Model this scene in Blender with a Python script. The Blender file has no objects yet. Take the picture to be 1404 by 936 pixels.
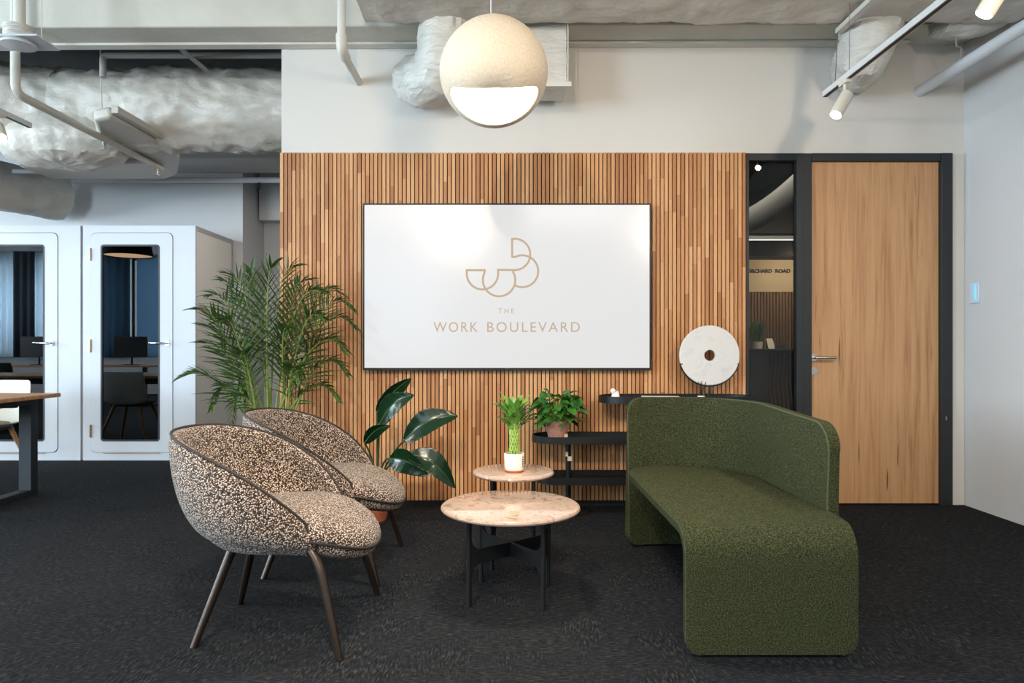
import bpy, bmesh, math, random
from mathutils import Vector, Matrix, noise
random.seed(7)
PI = math.pi
sc = bpy.context.scene
COL = sc.collection
R = math.radians

# ------------------------------------------------------------------ camera
CAMZ, F, VX, VY = 1.09, 940.0, 692.0, 474.0
cam = bpy.data.cameras.new('camera'); cam_o = bpy.data.objects.new('camera', cam); COL.objects.link(cam_o)
cam_o.location = (0, 0, CAMZ); cam_o.rotation_euler = (PI/2, 0, 0)
cam.sensor_width = 36; cam.lens = F/1404*36
cam.shift_x = (702-VX)/1404; cam.shift_y = (VY-468)/1404
cam.clip_start = .05
sc.camera = cam_o
sc.view_settings.view_transform = 'Standard'
sc.view_settings.look = 'None'
sc.view_settings.gamma = 1
sc.view_settings.use_curve_mapping = False
sc.view_settings.exposure = 0.16

def P(px, py, Y):
    """world point seen at a photo pixel, at depth Y"""
    return Vector(((px-VX)/F*Y, Y, CAMZ-(py-VY)/F*Y))

# ------------------------------------------------------------------ materials
def lin(c):
    r = []
    for v in c[:3]:
        v /= 255.0
        r.append(v/12.92 if v <= .04045 else ((v+.055)/1.055)**2.4)
    return (*r, 1)

def newmat(name):
    m = bpy.data.materials.new(name); m.use_nodes = True
    nt = m.node_tree; b = nt.nodes['Principled BSDF']
    return m, nt, b

def mat(name, col, rough=.5, metal=0, bump=None, vary=None, emit=None, spec=None, coat=0):
    """bump=(scale,strength[,stretch xyz]); vary=(scale, other colour, amount[,stretch])"""
    m, nt, b = newmat(name)
    b.inputs['Base Color'].default_value = lin(col)
    b.inputs['Roughness'].default_value = rough
    b.inputs['Metallic'].default_value = metal
    if spec is not None: b.inputs['Specular IOR Level'].default_value = spec
    if coat: b.inputs['Coat Weight'].default_value = coat; b.inputs['Coat Roughness'].default_value = .08
    N = nt.nodes; L = nt.links
    if bump or vary: tc = N.new('ShaderNodeTexCoord')
    def nz(scale, st, detail=5):
        mp = N.new('ShaderNodeMapping'); mp.inputs['Scale'].default_value = st
        L.new(tc.outputs['Object'], mp.inputs['Vector'])
        n = N.new('ShaderNodeTexNoise'); n.inputs['Scale'].default_value = scale; n.inputs['Detail'].default_value = detail
        L.new(mp.outputs[0], n.inputs['Vector']); return n
    if bump:
        n = nz(bump[0], bump[2] if len(bump) > 2 else (1, 1, 1))
        bp = N.new('ShaderNodeBump'); bp.inputs['Strength'].default_value = bump[1]; bp.inputs['Distance'].default_value = .01 if bump[1] < .65 else .03
        L.new(n.outputs['Fac'], bp.inputs['Height']); L.new(bp.outputs[0], b.inputs['Normal'])
    if vary:
        n = nz(vary[0], vary[3] if len(vary) > 3 else (1, 1, 1))
        rp = N.new('ShaderNodeValToRGB')
        rp.color_ramp.elements[0].position = .5-.5*vary[2]*.5; rp.color_ramp.elements[0].color = lin(col)
        rp.color_ramp.elements[1].position = .5+.5*vary[2]*.5; rp.color_ramp.elements[1].color = lin(vary[1])
        L.new(n.outputs['Fac'], rp.inputs[0]); L.new(rp.outputs[0], b.inputs['Base Color'])
    if emit:
        b.inputs['Emission Color'].default_value = lin(emit[0]); b.inputs['Emission Strength'].default_value = emit[1]
    return m

def ramp(nt, stops):
    rp = nt.nodes.new('ShaderNodeValToRGB'); cr = rp.color_ramp
    while len(cr.elements) < len(stops): cr.elements.new(.5)
    for e, (p, c) in zip(cr.elements, stops): e.position = p; e.color = lin(c)
    return rp

def wood_mat(name, stops, scale=(14, 14, .9), island=.0, rough=.45, knots=False, axis_noise=3.0):
    m, nt, b = newmat(name); N = nt.nodes; L = nt.links
    tc = N.new('ShaderNodeTexCoord'); mp = N.new('ShaderNodeMapping'); mp.inputs['Scale'].default_value = scale
    L.new(tc.outputs['Object'], mp.inputs['Vector'])
    geo = N.new('ShaderNodeNewGeometry')
    add = N.new('ShaderNodeVectorMath'); add.operation = 'ADD'
    sc_ = N.new('ShaderNodeVectorMath'); sc_.operation = 'SCALE'; sc_.inputs['Scale'].default_value = 37.0 if island else 0
    cmb = N.new('ShaderNodeCombineXYZ')
    for i in range(3): L.new(geo.outputs['Random Per Island'], cmb.inputs[i])
    L.new(cmb.outputs[0], sc_.inputs[0]); L.new(mp.outputs[0], add.inputs[0]); L.new(sc_.outputs[0], add.inputs[1])
    n = N.new('ShaderNodeTexNoise'); n.inputs['Scale'].default_value = axis_noise; n.inputs['Detail'].default_value = 8; n.inputs['Roughness'].default_value = .62
    n.inputs['Distortion'].default_value = .5
    L.new(add.outputs[0], n.inputs['Vector'])
    mx = N.new('ShaderNodeMath'); mx.operation = 'MULTIPLY_ADD'
    mx.inputs[1].default_value = 1-island*.55; L.new(n.outputs['Fac'], mx.inputs[0])
    m2 = N.new('ShaderNodeMath'); m2.operation = 'MULTIPLY'; m2.inputs[1].default_value = island*.55
    L.new(geo.outputs['Random Per Island'], m2.inputs[0]); L.new(m2.outputs[0], mx.inputs[2])
    rp = ramp(nt, stops); L.new(mx.outputs[0], rp.inputs[0])
    out = rp.outputs[0]
    if knots:   # dark thin streaks
        mp2 = N.new('ShaderNodeMapping'); mp2.inputs['Scale'].default_value = (22, 22, 1.6); L.new(tc.outputs['Object'], mp2.inputs['Vector'])
        n2 = N.new('ShaderNodeTexNoise'); n2.inputs['Scale'].default_value = 1.0; n2.inputs['Detail'].default_value = 2; L.new(mp2.outputs[0], n2.inputs['Vector'])
        r2 = ramp(nt, [(.69, (255, 255, 255)), (.76, (150, 110, 85))]); L.new(n2.outputs['Fac'], r2.inputs[0])
        mm = N.new('ShaderNodeMix'); mm.data_type = 'RGBA'; mm.blend_type = 'MULTIPLY'; mm.inputs['Factor'].default_value = 1
        L.new(out, mm.inputs['A']); L.new(r2.outputs[0], mm.inputs['B']); out = mm.outputs['Result']
    L.new(out, b.inputs['Base Color']); b.inputs['Roughness'].default_value = rough
    bp = N.new('ShaderNodeBump'); bp.inputs['Strength'].default_value = .15; bp.inputs['Distance'].default_value = .003
    L.new(n.outputs['Fac'], bp.inputs['Height']); L.new(bp.outputs[0], b.inputs['Normal'])
    return m

def boucle_mat():
    m, nt, b = newmat('boucle_fabric'); N = nt.nodes; L = nt.links
    tc = N.new('ShaderNodeTexCoord')
    n0 = N.new('ShaderNodeTexNoise'); n0.inputs['Scale'].default_value = 60; L.new(tc.outputs['Object'], n0.inputs['Vector'])
    mxv = N.new('ShaderNodeMix'); mxv.data_type = 'VECTOR'; mxv.inputs['Factor'].default_value = .004
    L.new(tc.outputs['Object'], mxv.inputs['A']); L.new(n0.outputs['Color'], mxv.inputs['B'])
    v = N.new('ShaderNodeTexVoronoi'); v.inputs['Scale'].default_value = 175; L.new(mxv.outputs['Result'], v.inputs['Vector'])
    rp = ramp(nt, [(.30, (212, 199, 187)), (.45, (130, 109, 95)), (.60, (36, 26, 24))])
    L.new(v.outputs['Distance'], rp.inputs[0])
    sep = N.new('ShaderNodeSeparateColor'); L.new(v.outputs['Color'], sep.inputs[0])
    r2 = ramp(nt, [(.1, (165, 140, 120)), (.4, (255, 255, 255))]); L.new(sep.outputs[0], r2.inputs[0])
    mm = N.new('ShaderNodeMix'); mm.data_type = 'RGBA'; mm.blend_type = 'MULTIPLY'; mm.inputs['Factor'].default_value = 1
    L.new(rp.outputs[0], mm.inputs['A']); L.new(r2.outputs[0], mm.inputs['B'])
    L.new(mm.outputs['Result'], b.inputs['Base Color']); b.inputs['Roughness'].default_value = .95
    b.inputs['Sheen Weight'].default_value = .15
    inv = N.new('ShaderNodeMath'); inv.operation = 'SUBTRACT'; inv.inputs[0].default_value = 1; L.new(v.outputs['Distance'], inv.inputs[1])
    bp = N.new('ShaderNodeBump'); bp.inputs['Strength'].default_value = .9; bp.inputs['Distance'].default_value = .006
    L.new(inv.outputs[0], bp.inputs['Height']); L.new(bp.outputs[0], b.inputs['Normal'])
    return m

def green_mat():
    m, nt, b = newmat('green_wool'); N = nt.nodes; L = nt.links
    tc = N.new('ShaderNodeTexCoord')
    n = N.new('ShaderNodeTexNoise'); n.inputs['Scale'].default_value = 210; n.inputs['Detail'].default_value = 3; L.new(tc.outputs['Object'], n.inputs['Vector'])
    rp = ramp(nt, [(.32, (28, 32, 19)), (.5, (49, 53, 34)), (.7, (76, 80, 56))]); L.new(n.outputs['Fac'], rp.inputs[0])
    L.new(rp.outputs[0], b.inputs['Base Color']); b.inputs['Roughness'].default_value = 1
    b.inputs['Specular IOR Level'].default_value = .1
    v = N.new('ShaderNodeTexVoronoi'); v.inputs['Scale'].default_value = 260; L.new(tc.outputs['Object'], v.inputs['Vector'])
    bp = N.new('ShaderNodeBump'); bp.invert = True; bp.inputs['Strength'].default_value = .6; bp.inputs['Distance'].default_value = .002
    L.new(v.outputs['Distance'], bp.inputs['Height']); L.new(bp.outputs[0], b.inputs['Normal'])
    return m

def marble_mat(name, base, vein, rough=.12, scale=9):
    m, nt, b = newmat(name); N = nt.nodes; L = nt.links
    tc = N.new('ShaderNodeTexCoord')
    n = N.new('ShaderNodeTexNoise'); n.inputs['Scale'].default_value = scale; n.inputs['Detail'].default_value = 9; n.inputs['Roughness'].default_value = .7; n.inputs['Distortion'].default_value = 1.4
    L.new(tc.outputs['Object'], n.inputs['Vector'])
    rp = ramp(nt, [(.34, vein), (.45, base), (.55, base), (.62, vein), (.7, base)]); L.new(n.outputs['Fac'], rp.inputs[0])
    L.new(rp.outputs[0], b.inputs['Base Color']); b.inputs['Roughness'].default_value = rough
    return m

def carpet_mat():
    m, nt, b = newmat('carpet'); N = nt.nodes; L = nt.links
    tc = N.new('ShaderNodeTexCoord')
    mp = N.new('ShaderNodeMapping'); mp.inputs['Scale'].default_value = (35, 210, 1); L.new(tc.outputs['Object'], mp.inputs['Vector'])
    n = N.new('ShaderNodeTexNoise'); n.inputs['Scale'].default_value = 1; n.inputs['Detail'].default_value = 4; L.new(mp.outputs[0], n.inputs['Vector'])
    mp2 = N.new('ShaderNodeMapping'); mp2.inputs['Scale'].default_value = (150, 30, 1); L.new(tc.outputs['Object'], mp2.inputs['Vector'])
    n2 = N.new('ShaderNodeTexNoise'); n2.inputs['Scale'].default_value = 1; n2.inputs['Detail'].default_value = 3; L.new(mp2.outputs[0], n2.inputs['Vector'])
    ck = N.new('ShaderNodeTexNoise'); ck.inputs['Scale'].default_value = 5; ck.inputs['Detail'].default_value = 5; L.new(tc.outputs['Object'], ck.inputs['Vector'])
    r3 = ramp(nt, [(.42, (0, 0, 0)), (.58, (255, 255, 255))]); L.new(ck.outputs['Fac'], r3.inputs[0])
    mx = N.new('ShaderNodeMix'); mx.data_type = 'FLOAT'; L.new(r3.outputs[0], mx.inputs['Factor'])
    L.new(n.outputs['Fac'], mx.inputs['A']); L.new(n2.outputs['Fac'], mx.inputs['B'])
    rp = ramp(nt, [(.36, (17, 19, 22)), (.52, (29, 31, 34)), (.68, (55, 56, 59))]); L.new(mx.outputs['Result'], rp.inputs[0])
    L.new(rp.outputs[0], b.inputs['Base Color']); b.inputs['Roughness'].default_value = 1; b.inputs['Specular IOR Level'].default_value = .1
    bp = N.new('ShaderNodeBump'); bp.inputs['Strength'].default_value = .6; bp.inputs['Distance'].default_value = .004
    L.new(mx.outputs['Result'], bp.inputs['Height']); L.new(bp.outputs[0], b.inputs['Normal'])
    return m

def glass_mat(name, tint, boost=1.0):
    m = bpy.data.materials.new(name); m.use_nodes = True; nt = m.node_tree; nt.nodes.clear(); N = nt.nodes; L = nt.links
    out = N.new('ShaderNodeOutputMaterial'); mix = N.new('ShaderNodeMixShader'); tr = N.new('ShaderNodeBsdfTransparent'); gl = N.new('ShaderNodeBsdfGlossy')
    tr.inputs[0].default_value = lin(tint); gl.inputs['Roughness'].default_value = 0.0
    fr = N.new('ShaderNodeFresnel'); fr.inputs[0].default_value = 1.5
    mu = N.new('ShaderNodeMath'); mu.operation = 'MULTIPLY'; mu.inputs[1].default_value = boost; mu.use_clamp = True
    L.new(fr.outputs[0], mu.inputs[0]); L.new(mu.outputs[0], mix.inputs[0]); L.new(tr.outputs[0], mix.inputs[1]); L.new(gl.outputs[0], mix.inputs[2]); L.new(mix.outputs[0], out.inputs[0])
    return m

def leaf_mat(name, col, col2, rough=.4, scale=6, trans=.0, sss=0):
    m = mat(name, col, rough, vary=(scale, col2, .8))
    b = m.node_tree.nodes['Principled BSDF']
    b.inputs['Specular IOR Level'].default_value = .5
    return m

def emis(name, col, s):
    m = bpy.data.materials.new(name); m.use_nodes = True; nt = m.node_tree; nt.nodes.clear()
    o = nt.nodes.new('ShaderNodeOutputMaterial'); e = nt.nodes.new('ShaderNodeEmission'); e.inputs[0].default_value = lin(col); e.inputs[1].default_value = s
    nt.links.new(e.outputs[0], o.inputs[0]); return m

M = dict(
    wall=mat('wall_paint', (209, 206, 201), .7, bump=(60, .03)),
    wall_side=mat('side_wall_paint', (196, 196, 196), .7, bump=(60, .03)),
    ceil=mat('ceiling_paint', (200, 196, 184), .8, bump=(25, .15), vary=(3, (188, 184, 172), .9)),
    beam=mat('concrete_beam_paint', (206, 202, 190), .8, bump=(22, .25), vary=(4, (194, 190, 178), .9)),
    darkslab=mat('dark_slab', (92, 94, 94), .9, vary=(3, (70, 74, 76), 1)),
    carpet=carpet_mat(),
    slat=wood_mat('teak_slats', [(.1, (146, 92, 50)), (.36, (176, 118, 72)), (.6, (198, 143, 94)), (.9, (214, 166, 118))], scale=(30, 30, 1.6), island=1, rough=.5),
    black=mat('black_felt', (16, 15, 15), .9),
    blackmetal=mat('black_metal', (24, 25, 27), .42, metal=.3),
    blackframe=mat('black_frame_paint', (27, 32, 36), .5),
    door=wood_mat('door_veneer', [(.3, (148, 104, 68)), (.45, (176, 132, 92)), (.6, (188, 146, 104)), (.75, (168, 124, 86))], scale=(9, 9, .35), rough=.5, knots=True),
    steel=mat('brushed_steel', (190, 186, 180), .28, metal=1),
    boucle=boucle_mat(),
    piping=mat('dark_brown_piping', (40, 30, 26), .7),
    bronze=mat('dark_bronze_metal', (62, 52, 46), .35, metal=.8),
    green=green_mat(),
    greenpipe=mat('green_piping', (60, 66, 44), .9),
    travertine=marble_mat('beige_marble', (166, 147, 134), (134, 111, 97), .07, 12),
    whitemarble=marble_mat('white_marble', (208, 206, 204), (196, 195, 196), .35, 6),
    terracotta=mat('terracotta', (196, 110, 78), .7, bump=(80, .1)),
    potwhite=mat('white_ceramic', (224, 218, 204), .5),
    potgrey=marble_mat('swirled_pot', (178, 128, 108), (120, 112, 112), .5, 11),
    palm=leaf_mat('palm_leaf', (24, 50, 18), (64, 96, 38), .42, 9),
    palmstem=mat('palm_stem', (128, 144, 62), .5, vary=(9, (92, 120, 48), .8)),
    bigleaf=leaf_mat('dark_glossy_leaf', (10, 32, 18), (20, 50, 26), .2, 5),
    midrib=mat('leaf_midrib', (70, 104, 52), .4),
    darkstem=mat('dark_plant_stem', (48, 66, 40), .5),
    pothos=leaf_mat('pothos_leaf', (30, 78, 30), (66, 122, 44), .28, 20),
    bambooleaf=leaf_mat('bamboo_leaf', (58, 104, 36), (104, 150, 56), .4, 30),
    bamboostem=mat('lucky_bamboo_stem', (104, 150, 56), .4, vary=(30, (158, 186, 92), .9)),
    soil=mat('soil', (40, 30, 22), 1, bump=(60, 1)),
    duct=mat('duct_wrap', (206, 200, 190), .38, metal=0, bump=(6, .7, (1, 1, 1.6)), vary=(5, (194, 189, 178), .8)),
    duct_flex=mat('flex_duct_wrap', (202, 199, 192), .36, bump=(8, .8, (1, 1, 3)), vary=(6, (200, 198, 190), .8)),
    pipe=mat('painted_pipe', (206, 202, 192), .45),
    pipegrey=mat('grey_pipe', (150, 150, 146), .5),
    white=mat('white_lacquer', (200, 203, 208), .4),
    boothside=mat('booth_side_panel', (226, 222, 216), .7),
    groove=mat('shadow_gap', (70, 74, 80), .8),
    boothglass=glass_mat('tinted_booth_glass', (60, 70, 76), 2.4),
    winglass=glass_mat('tinted_partition_glass', (200, 200, 196), .6),
    felt=mat('booth_felt', (40, 46, 52), .9),
    hinge=mat('brass_hinge', (176, 148, 124), .4, metal=.6),
    lampshade=mat('textured_plaster_shade', (220, 206, 186), .85, bump=(75, .5), vary=(110, (208, 192, 170), .8)),
    glow=emis('lamp_glow', (255, 244, 228), 6),
    spotglow=emis('spot_lens_glow', (255, 236, 205), 25),
    warmglow=emis('warm_shade_glow', (255, 214, 170), 5),
    spotbody=mat('cream_spot_housing', (222, 212, 194), .5),
    track=mat('white_track', (216, 216, 214), .4),
    trackblack=mat('track_slot', (8, 8, 8), .5),
    oak=wood_mat('oak', [(.3, (150, 104, 66)), (.5, (182, 132, 88)), (.7, (198, 152, 106))], scale=(2, 9, 9), rough=.4),
    deskmetal=mat('desk_frame_metal', (26, 33, 38), .5),
    shellwhite=mat('white_chair_shell', (214, 214, 204), .5),
    cushion=mat('olive_chair_cushion', (128, 116, 78), .9),
    gold=mat('logo_gold', (0, 0, 0), .6, emit=((206, 184, 156), .84), spec=0),
    curtain=None, darkcurtain=mat('dark_curtain', (74, 84, 92), .9),
    sign=mat('sign_letters', (24, 20, 16), .6),
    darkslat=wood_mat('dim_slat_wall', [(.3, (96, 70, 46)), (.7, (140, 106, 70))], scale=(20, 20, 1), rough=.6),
    goldslat=mat('bronze_wave_slat', (150, 104, 58), .4, metal=.5),
    counter=mat('dark_counter', (44, 46, 46), .5),
    paper=mat('white_paper', (226, 222, 216), .6),
    redpaper=mat('red_magazine_cover', (196, 96, 78), .5),
    porcelain=mat('white_porcelain', (238, 232, 226), .4),
    reed=mat('dark_reed', (36, 26, 22), .8),
    glassjar=glass_mat('clear_jar', (225, 230, 230), 2),
    screen_off=mat('monitor_black', (10, 11, 13), .35),
    label=mat('sticker_white', (224, 208, 176), .6),
    plate=mat('switch_plate', (196, 206, 222), .3),
    bluelight=emis('blue_indicator', (120, 222, 255), 1.1),
    chrome=mat('polished_metal', (220, 222, 224), .15, metal=1),
    darkfabric=mat('dark_task_fabric', (30, 33, 36), .9),
)
def tv_mat():
    m, nt, b = newmat('lit_screen'); b.inputs['Base Color'].default_value = (.012, .012, .012, 1)
    b.inputs['Roughness'].default_value = .19
    b.inputs['Emission Color'].default_value = lin((238, 238, 238)); b.inputs['Emission Strength'].default_value = .78
    return m
M['screen'] = tv_mat()
def sheer(name='sheer_curtain', c1=(220, 232, 240), c2=(200, 210, 216)):
    m = bpy.data.materials.new(name); m.use_nodes = True; nt = m.node_tree; nt.nodes.clear(); N = nt.nodes; L = nt.links
    o = N.new('ShaderNodeOutputMaterial'); mx = N.new('ShaderNodeMixShader'); t = N.new('ShaderNodeBsdfTranslucent'); d = N.new('ShaderNodeBsdfDiffuse')
    t.inputs[0].default_value = lin(c1); d.inputs[0].default_value = lin(c2); mx.inputs[0].default_value = .35
    L.new(t.outputs[0], mx.inputs[1]); L.new(d.outputs[0], mx.inputs[2]); L.new(mx.outputs[0], o.inputs[0]); return m
M['curtain'] = sheer()

# ------------------------------------------------------------------ object helpers
ORG = {}
def empty(name, loc, label=None, cat=None, group=None):
    o = bpy.data.objects.new(name, None); COL.objects.link(o); o.location = loc; o.empty_display_size = .1
    ORG[o.name] = Vector(loc); tag(o, label, cat, group); return o
def tag(o, label=None, cat=None, group=None, kind=None):
    if label: o['label'] = label
    if cat: o['category'] = cat
    if group: o['group'] = group
    if kind: o['kind'] = kind
    return o
def obj(name, bm, material, parent=None, smooth=True, angle=38, bevel=0, seg=2, mods=(), label=None):
    """links a bmesh given in world coordinates as one object (origin at its parent's, or at its own base)"""
    bmesh.ops.recalc_face_normals(bm, faces=bm.faces) if not mods else None
    if parent is not None: org = ORG[parent.name]
    else:
        xs = [v.co for v in bm.verts]
        lo = Vector([min(c[i] for c in xs) for i in range(3)]); hi = Vector([max(c[i] for c in xs) for i in range(3)])
        org = Vector(((lo.x+hi.x)/2, (lo.y+hi.y)/2, lo.z))
    bmesh.ops.translate(bm, verts=bm.verts, vec=-org)
    me = bpy.data.meshes.new(name); bm.to_mesh(me); bm.free()
    for mt in (material if isinstance(material, (list, tuple)) else [material]): me.materials.append(mt)
    if smooth:
        for p in me.polygons: p.use_smooth = True
        me.set_sharp_from_angle(angle=R(angle))
    o = bpy.data.objects.new(name, me); COL.objects.link(o); ORG[o.name] = org
    if parent is not None: o.parent = parent
    else: o.location = org
    for kind, kw in mods:
        md = o.modifiers.new(kind.lower(), kind)
        for k, v in kw.items(): setattr(md, k, v)
    if bevel:
        md = o.modifiers.new('bevel', 'BEVEL'); md.width = bevel; md.segments = seg; md.limit_method = 'ANGLE'; md.angle_limit = R(40); md.harden_normals = False
    if label: o['label'] = label
    return o
def struct(name, bm, material, **k):
    o = obj(name, bm, material, **k); o['kind'] = 'structure'; return o
def dup(o, parent=None, children=True):
    c = o.copy(); COL.objects.link(c); c.parent = parent; ORG[c.name] = ORG[o.name]
    if children:
        for ch in list(o.children): dup(ch, c)
    return c
def NB(): return bmesh.new()

def box(bm, x0, x1, y0, y1, z0, z1, mi=0):
    vs = [bm.verts.new((x, y, z)) for x in (x0, x1) for y in (y0, y1) for z in (z0, z1)]
    for f in ((0, 1, 3, 2), (4, 6, 7, 5), (0, 4, 5, 1), (2, 3, 7, 6), (0, 2, 6, 4), (1, 5, 7, 3)):
        bm.faces.new([vs[i] for i in f]).material_index = mi
    return bm
def Box(*a): return box(NB(), *a)
def obox(bm, c, ax, ay, az, mi=0):
    """oriented box: centre c and three half-axis vectors"""
    c = Vector(c); vs = [bm.verts.new(c+ax*i+ay*j+az*k) for i in (-1, 1) for j in (-1, 1) for k in (-1, 1)]
    for f in ((0, 1, 3, 2), (4, 6, 7, 5), (0, 4, 5, 1), (2, 3, 7, 6), (0, 2, 6, 4), (1, 5, 7, 3)):
        bm.faces.new([vs[i] for i in f]).material_index = mi
    return bm
def tube(bm, pts, r, n=12, cap=True, mi=0, flat=None):
    pts = [Vector(p) for p in pts]; k = len(pts)
    rs = r if isinstance(r, (list, tuple)) else [r]*k
    tans = [(pts[min(i+1, k-1)]-pts[max(i-1, 0)]).normalized() for i in range(k)]
    up = Vector((0, 0, 1)) if abs(tans[0].z) < .95 else Vector((0, 1, 0))
    a = tans[0].cross(up).normalized(); rings = []
    for i in range(k):
        a = (a-tans[i]*a.dot(tans[i])).normalized(); b = tans[i].cross(a)
        fb = 1 if flat is None else flat
        rings.append([bm.verts.new(pts[i]+(a*math.cos(2*PI*j/n)+b*math.sin(2*PI*j/n)*fb)*rs[i]) for j in range(n)])
    for i in range(k-1):
        for j in range(n):
            bm.faces.new((rings[i][j], rings[i][(j+1) % n], rings[i+1][(j+1) % n], rings[i+1][j])).material_index = mi
    if cap:
        bm.faces.new(rings[0][::-1]).material_index = mi; bm.faces.new(rings[-1]).material_index = mi
    return bm
def Tube(*a, **k): return tube(NB(), *a, **k)
def lathe(bm, prof, c, n=40, sx=1, sy=1, mi=0, closed=True):
    c = Vector(c); rings = []
    for r, z in prof:
        if r < 1e-5: rings.append([bm.verts.new(c+Vector((0, 0, z)))])
        else: rings.append([bm.verts.new(c+Vector((r*sx*math.cos(2*PI*j/n), r*sy*math.sin(2*PI*j/n), z))) for j in range(n)])
    for A, B in zip(rings, rings[1:]):
        for j in range(n):
            q = [A[j % len(A)], A[(j+1) % n % len(A)] if len(A) > 1 else A[0], B[(j+1) % n] if len(B) > 1 else B[0], B[j] if len(B) > 1 else B[0]]
            u = []
            for v in q:
                if v not in u: u.append(v)
            if len(u) > 2: bm.faces.new(u).material_index = mi
    return bm
def Lathe(*a, **k): return lathe(NB(), *a, **k)
def rrect(x0, x1, z0, z1, r, n=7):
    pts = []
    for cx, cz, a0 in ((x1-r, z1-r, 0), (x0+r, z1-r, 90), (x0+r, z0+r, 180), (x1-r, z0+r, 270)):
        for i in range(n+1):
            a = R(a0+90*i/n); pts.append((cx+r*math.cos(a), cz+r*math.sin(a)))
    return pts
def ring_panel(bm, outer, inner, y0, y1, mi=0):
    """flat frame in the XZ plane between two outlines with the same count"""
    n = len(outer); v = []
    for y in (y0, y1):
        v.append([bm.verts.new((x, y, z)) for x, z in outer]); v.append([bm.verts.new((x, y, z)) for x, z in inner])
    of, inf, ob, ib = v
    for i in range(n):
        j = (i+1) % n
        for q in ((of[i], of[j], inf[j], inf[i]), (ob[i], ib[i], ib[j], ob[j]), (of[i], ob[i], ob[j], of[j]), (inf[i], inf[j], ib[j], ib[i])):
            bm.faces.new(q).material_index = mi
    return bm
def prism(bm, pts, vec, mi=0):
    a = [bm.verts.new(Vector(p)) for p in pts]; b = [bm.verts.new(Vector(p)+Vector(vec)) for p in pts]
    n = len(pts); bm.faces.new(a[::-1]).material_index = mi; bm.faces.new(b).material_index = mi
    for i in range(n): bm.faces.new((a[i], a[(i+1) % n], b[(i+1) % n], b[i])).material_index = mi
    return bm
def panel(outline, y0, y1):
    return prism(NB(), [(x, y0, z) for x, z in outline], (0, y1-y0, 0))
def bez(p0, p1, p2, n, p3=None):
    p0, p1, p2 = Vector(p0), Vector(p1), Vector(p2); out = []
    for i in range(n+1):
        t = i/n
        if p3 is None: out.append(p0*(1-t)**2+p1*2*t*(1-t)+p2*t*t)
        else: out.append(p0*(1-t)**3+p1*3*t*(1-t)**2+p2*3*t*t*(1-t)+Vector(p3)*t**3)
    return out
def text_bm(s, size, spacing=1.0, depth=.001, bold=0):
    cu = bpy.data.curves.new('tmp', 'FONT'); cu.body = s; cu.size = size; cu.extrude = depth; cu.space_character = spacing
    cu.align_x = 'CENTER'; cu.align_y = 'BOTTOM_BASELINE'; cu.offset = bold
    o = bpy.data.objects.new('tmp', cu); COL.objects.link(o); bpy.context.view_layer.update()
    me = bpy.data.meshes.new_from_object(o.evaluated_get(bpy.context.evaluated_depsgraph_get()))
    bm = NB(); bm.from_mesh(me); bpy.data.objects.remove(o); bpy.data.curves.remove(cu); bpy.data.meshes.remove(me); return bm
def text_on_wall(s, size, x, y, z, width=None, spacing=1.0, depth=.001, height=None, bold=0):
    bm = text_bm(s, size, spacing, depth, bold)
    xs = [v.co.x for v in bm.verts]; ys = [v.co.y for v in bm.verts]
    k = (width/(max(xs)-min(xs))) if width else 1; kh = (height/(max(ys)-min(ys))) if height else k
    cx = (max(xs)+min(xs))/2
    for v in bm.verts: v.co = Vector((x+(v.co.x-cx)*k, y-v.co.z, z+(v.co.y-min(ys))*kh))
    return bm

# ================================================================== ROOM SHELL
YW = 4.70
XR = 3.15
ZC = 3.72
struct('floor', Box(-12.1, 7.2, -2.7, 12.4, -.12, 0), M['carpet'], smooth=False)
struct('ceiling', Box(-12.1, 7.2, -2.7, 12.4, ZC, ZC+.15), M['ceil'], smooth=False)
# feature wall with openings for the glass side panel and the door
b = NB(); ZT = 2.405
box(b, -1.53, 1.645, YW, YW+.16, 0, ZT); box(b, -1.53, XR+.1, YW, YW+.16, ZT, ZC); box(b, 3.05, XR+.1, YW, YW+.16, 0, ZT)
struct('wall_back', b, M['wall'], smooth=False)
struct('wall_right', Box(XR, XR+.12, -2.7, YW, 0, ZC), M['wall_side'], smooth=False)
# back wall of the open office, with its return beside the booths
b = NB(); box(b, -12.1, -2.85, 7.46, 8.12, 0, ZC); box(b, -2.85, -1.3, 8.12, 8.3, 0, ZC); box(b, -2.83, -1.3, 7.9, 8.12, 2.54, ZC)
struct('wall_office', b, M['wall_side'], smooth=False)
b = NB(); box(b, -12.2, -12.1, -2.7, -1, 0, ZC); box(b, -12.2, -12.1, 6, 8, 0, ZC); box(b, -12.2, -12.1, -1, 6, 0, .83); box(b, -12.2, -12.1, -1, 6, 3.1, ZC)
struct('wall_left', b, M['wall_side'], smooth=False)
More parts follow.
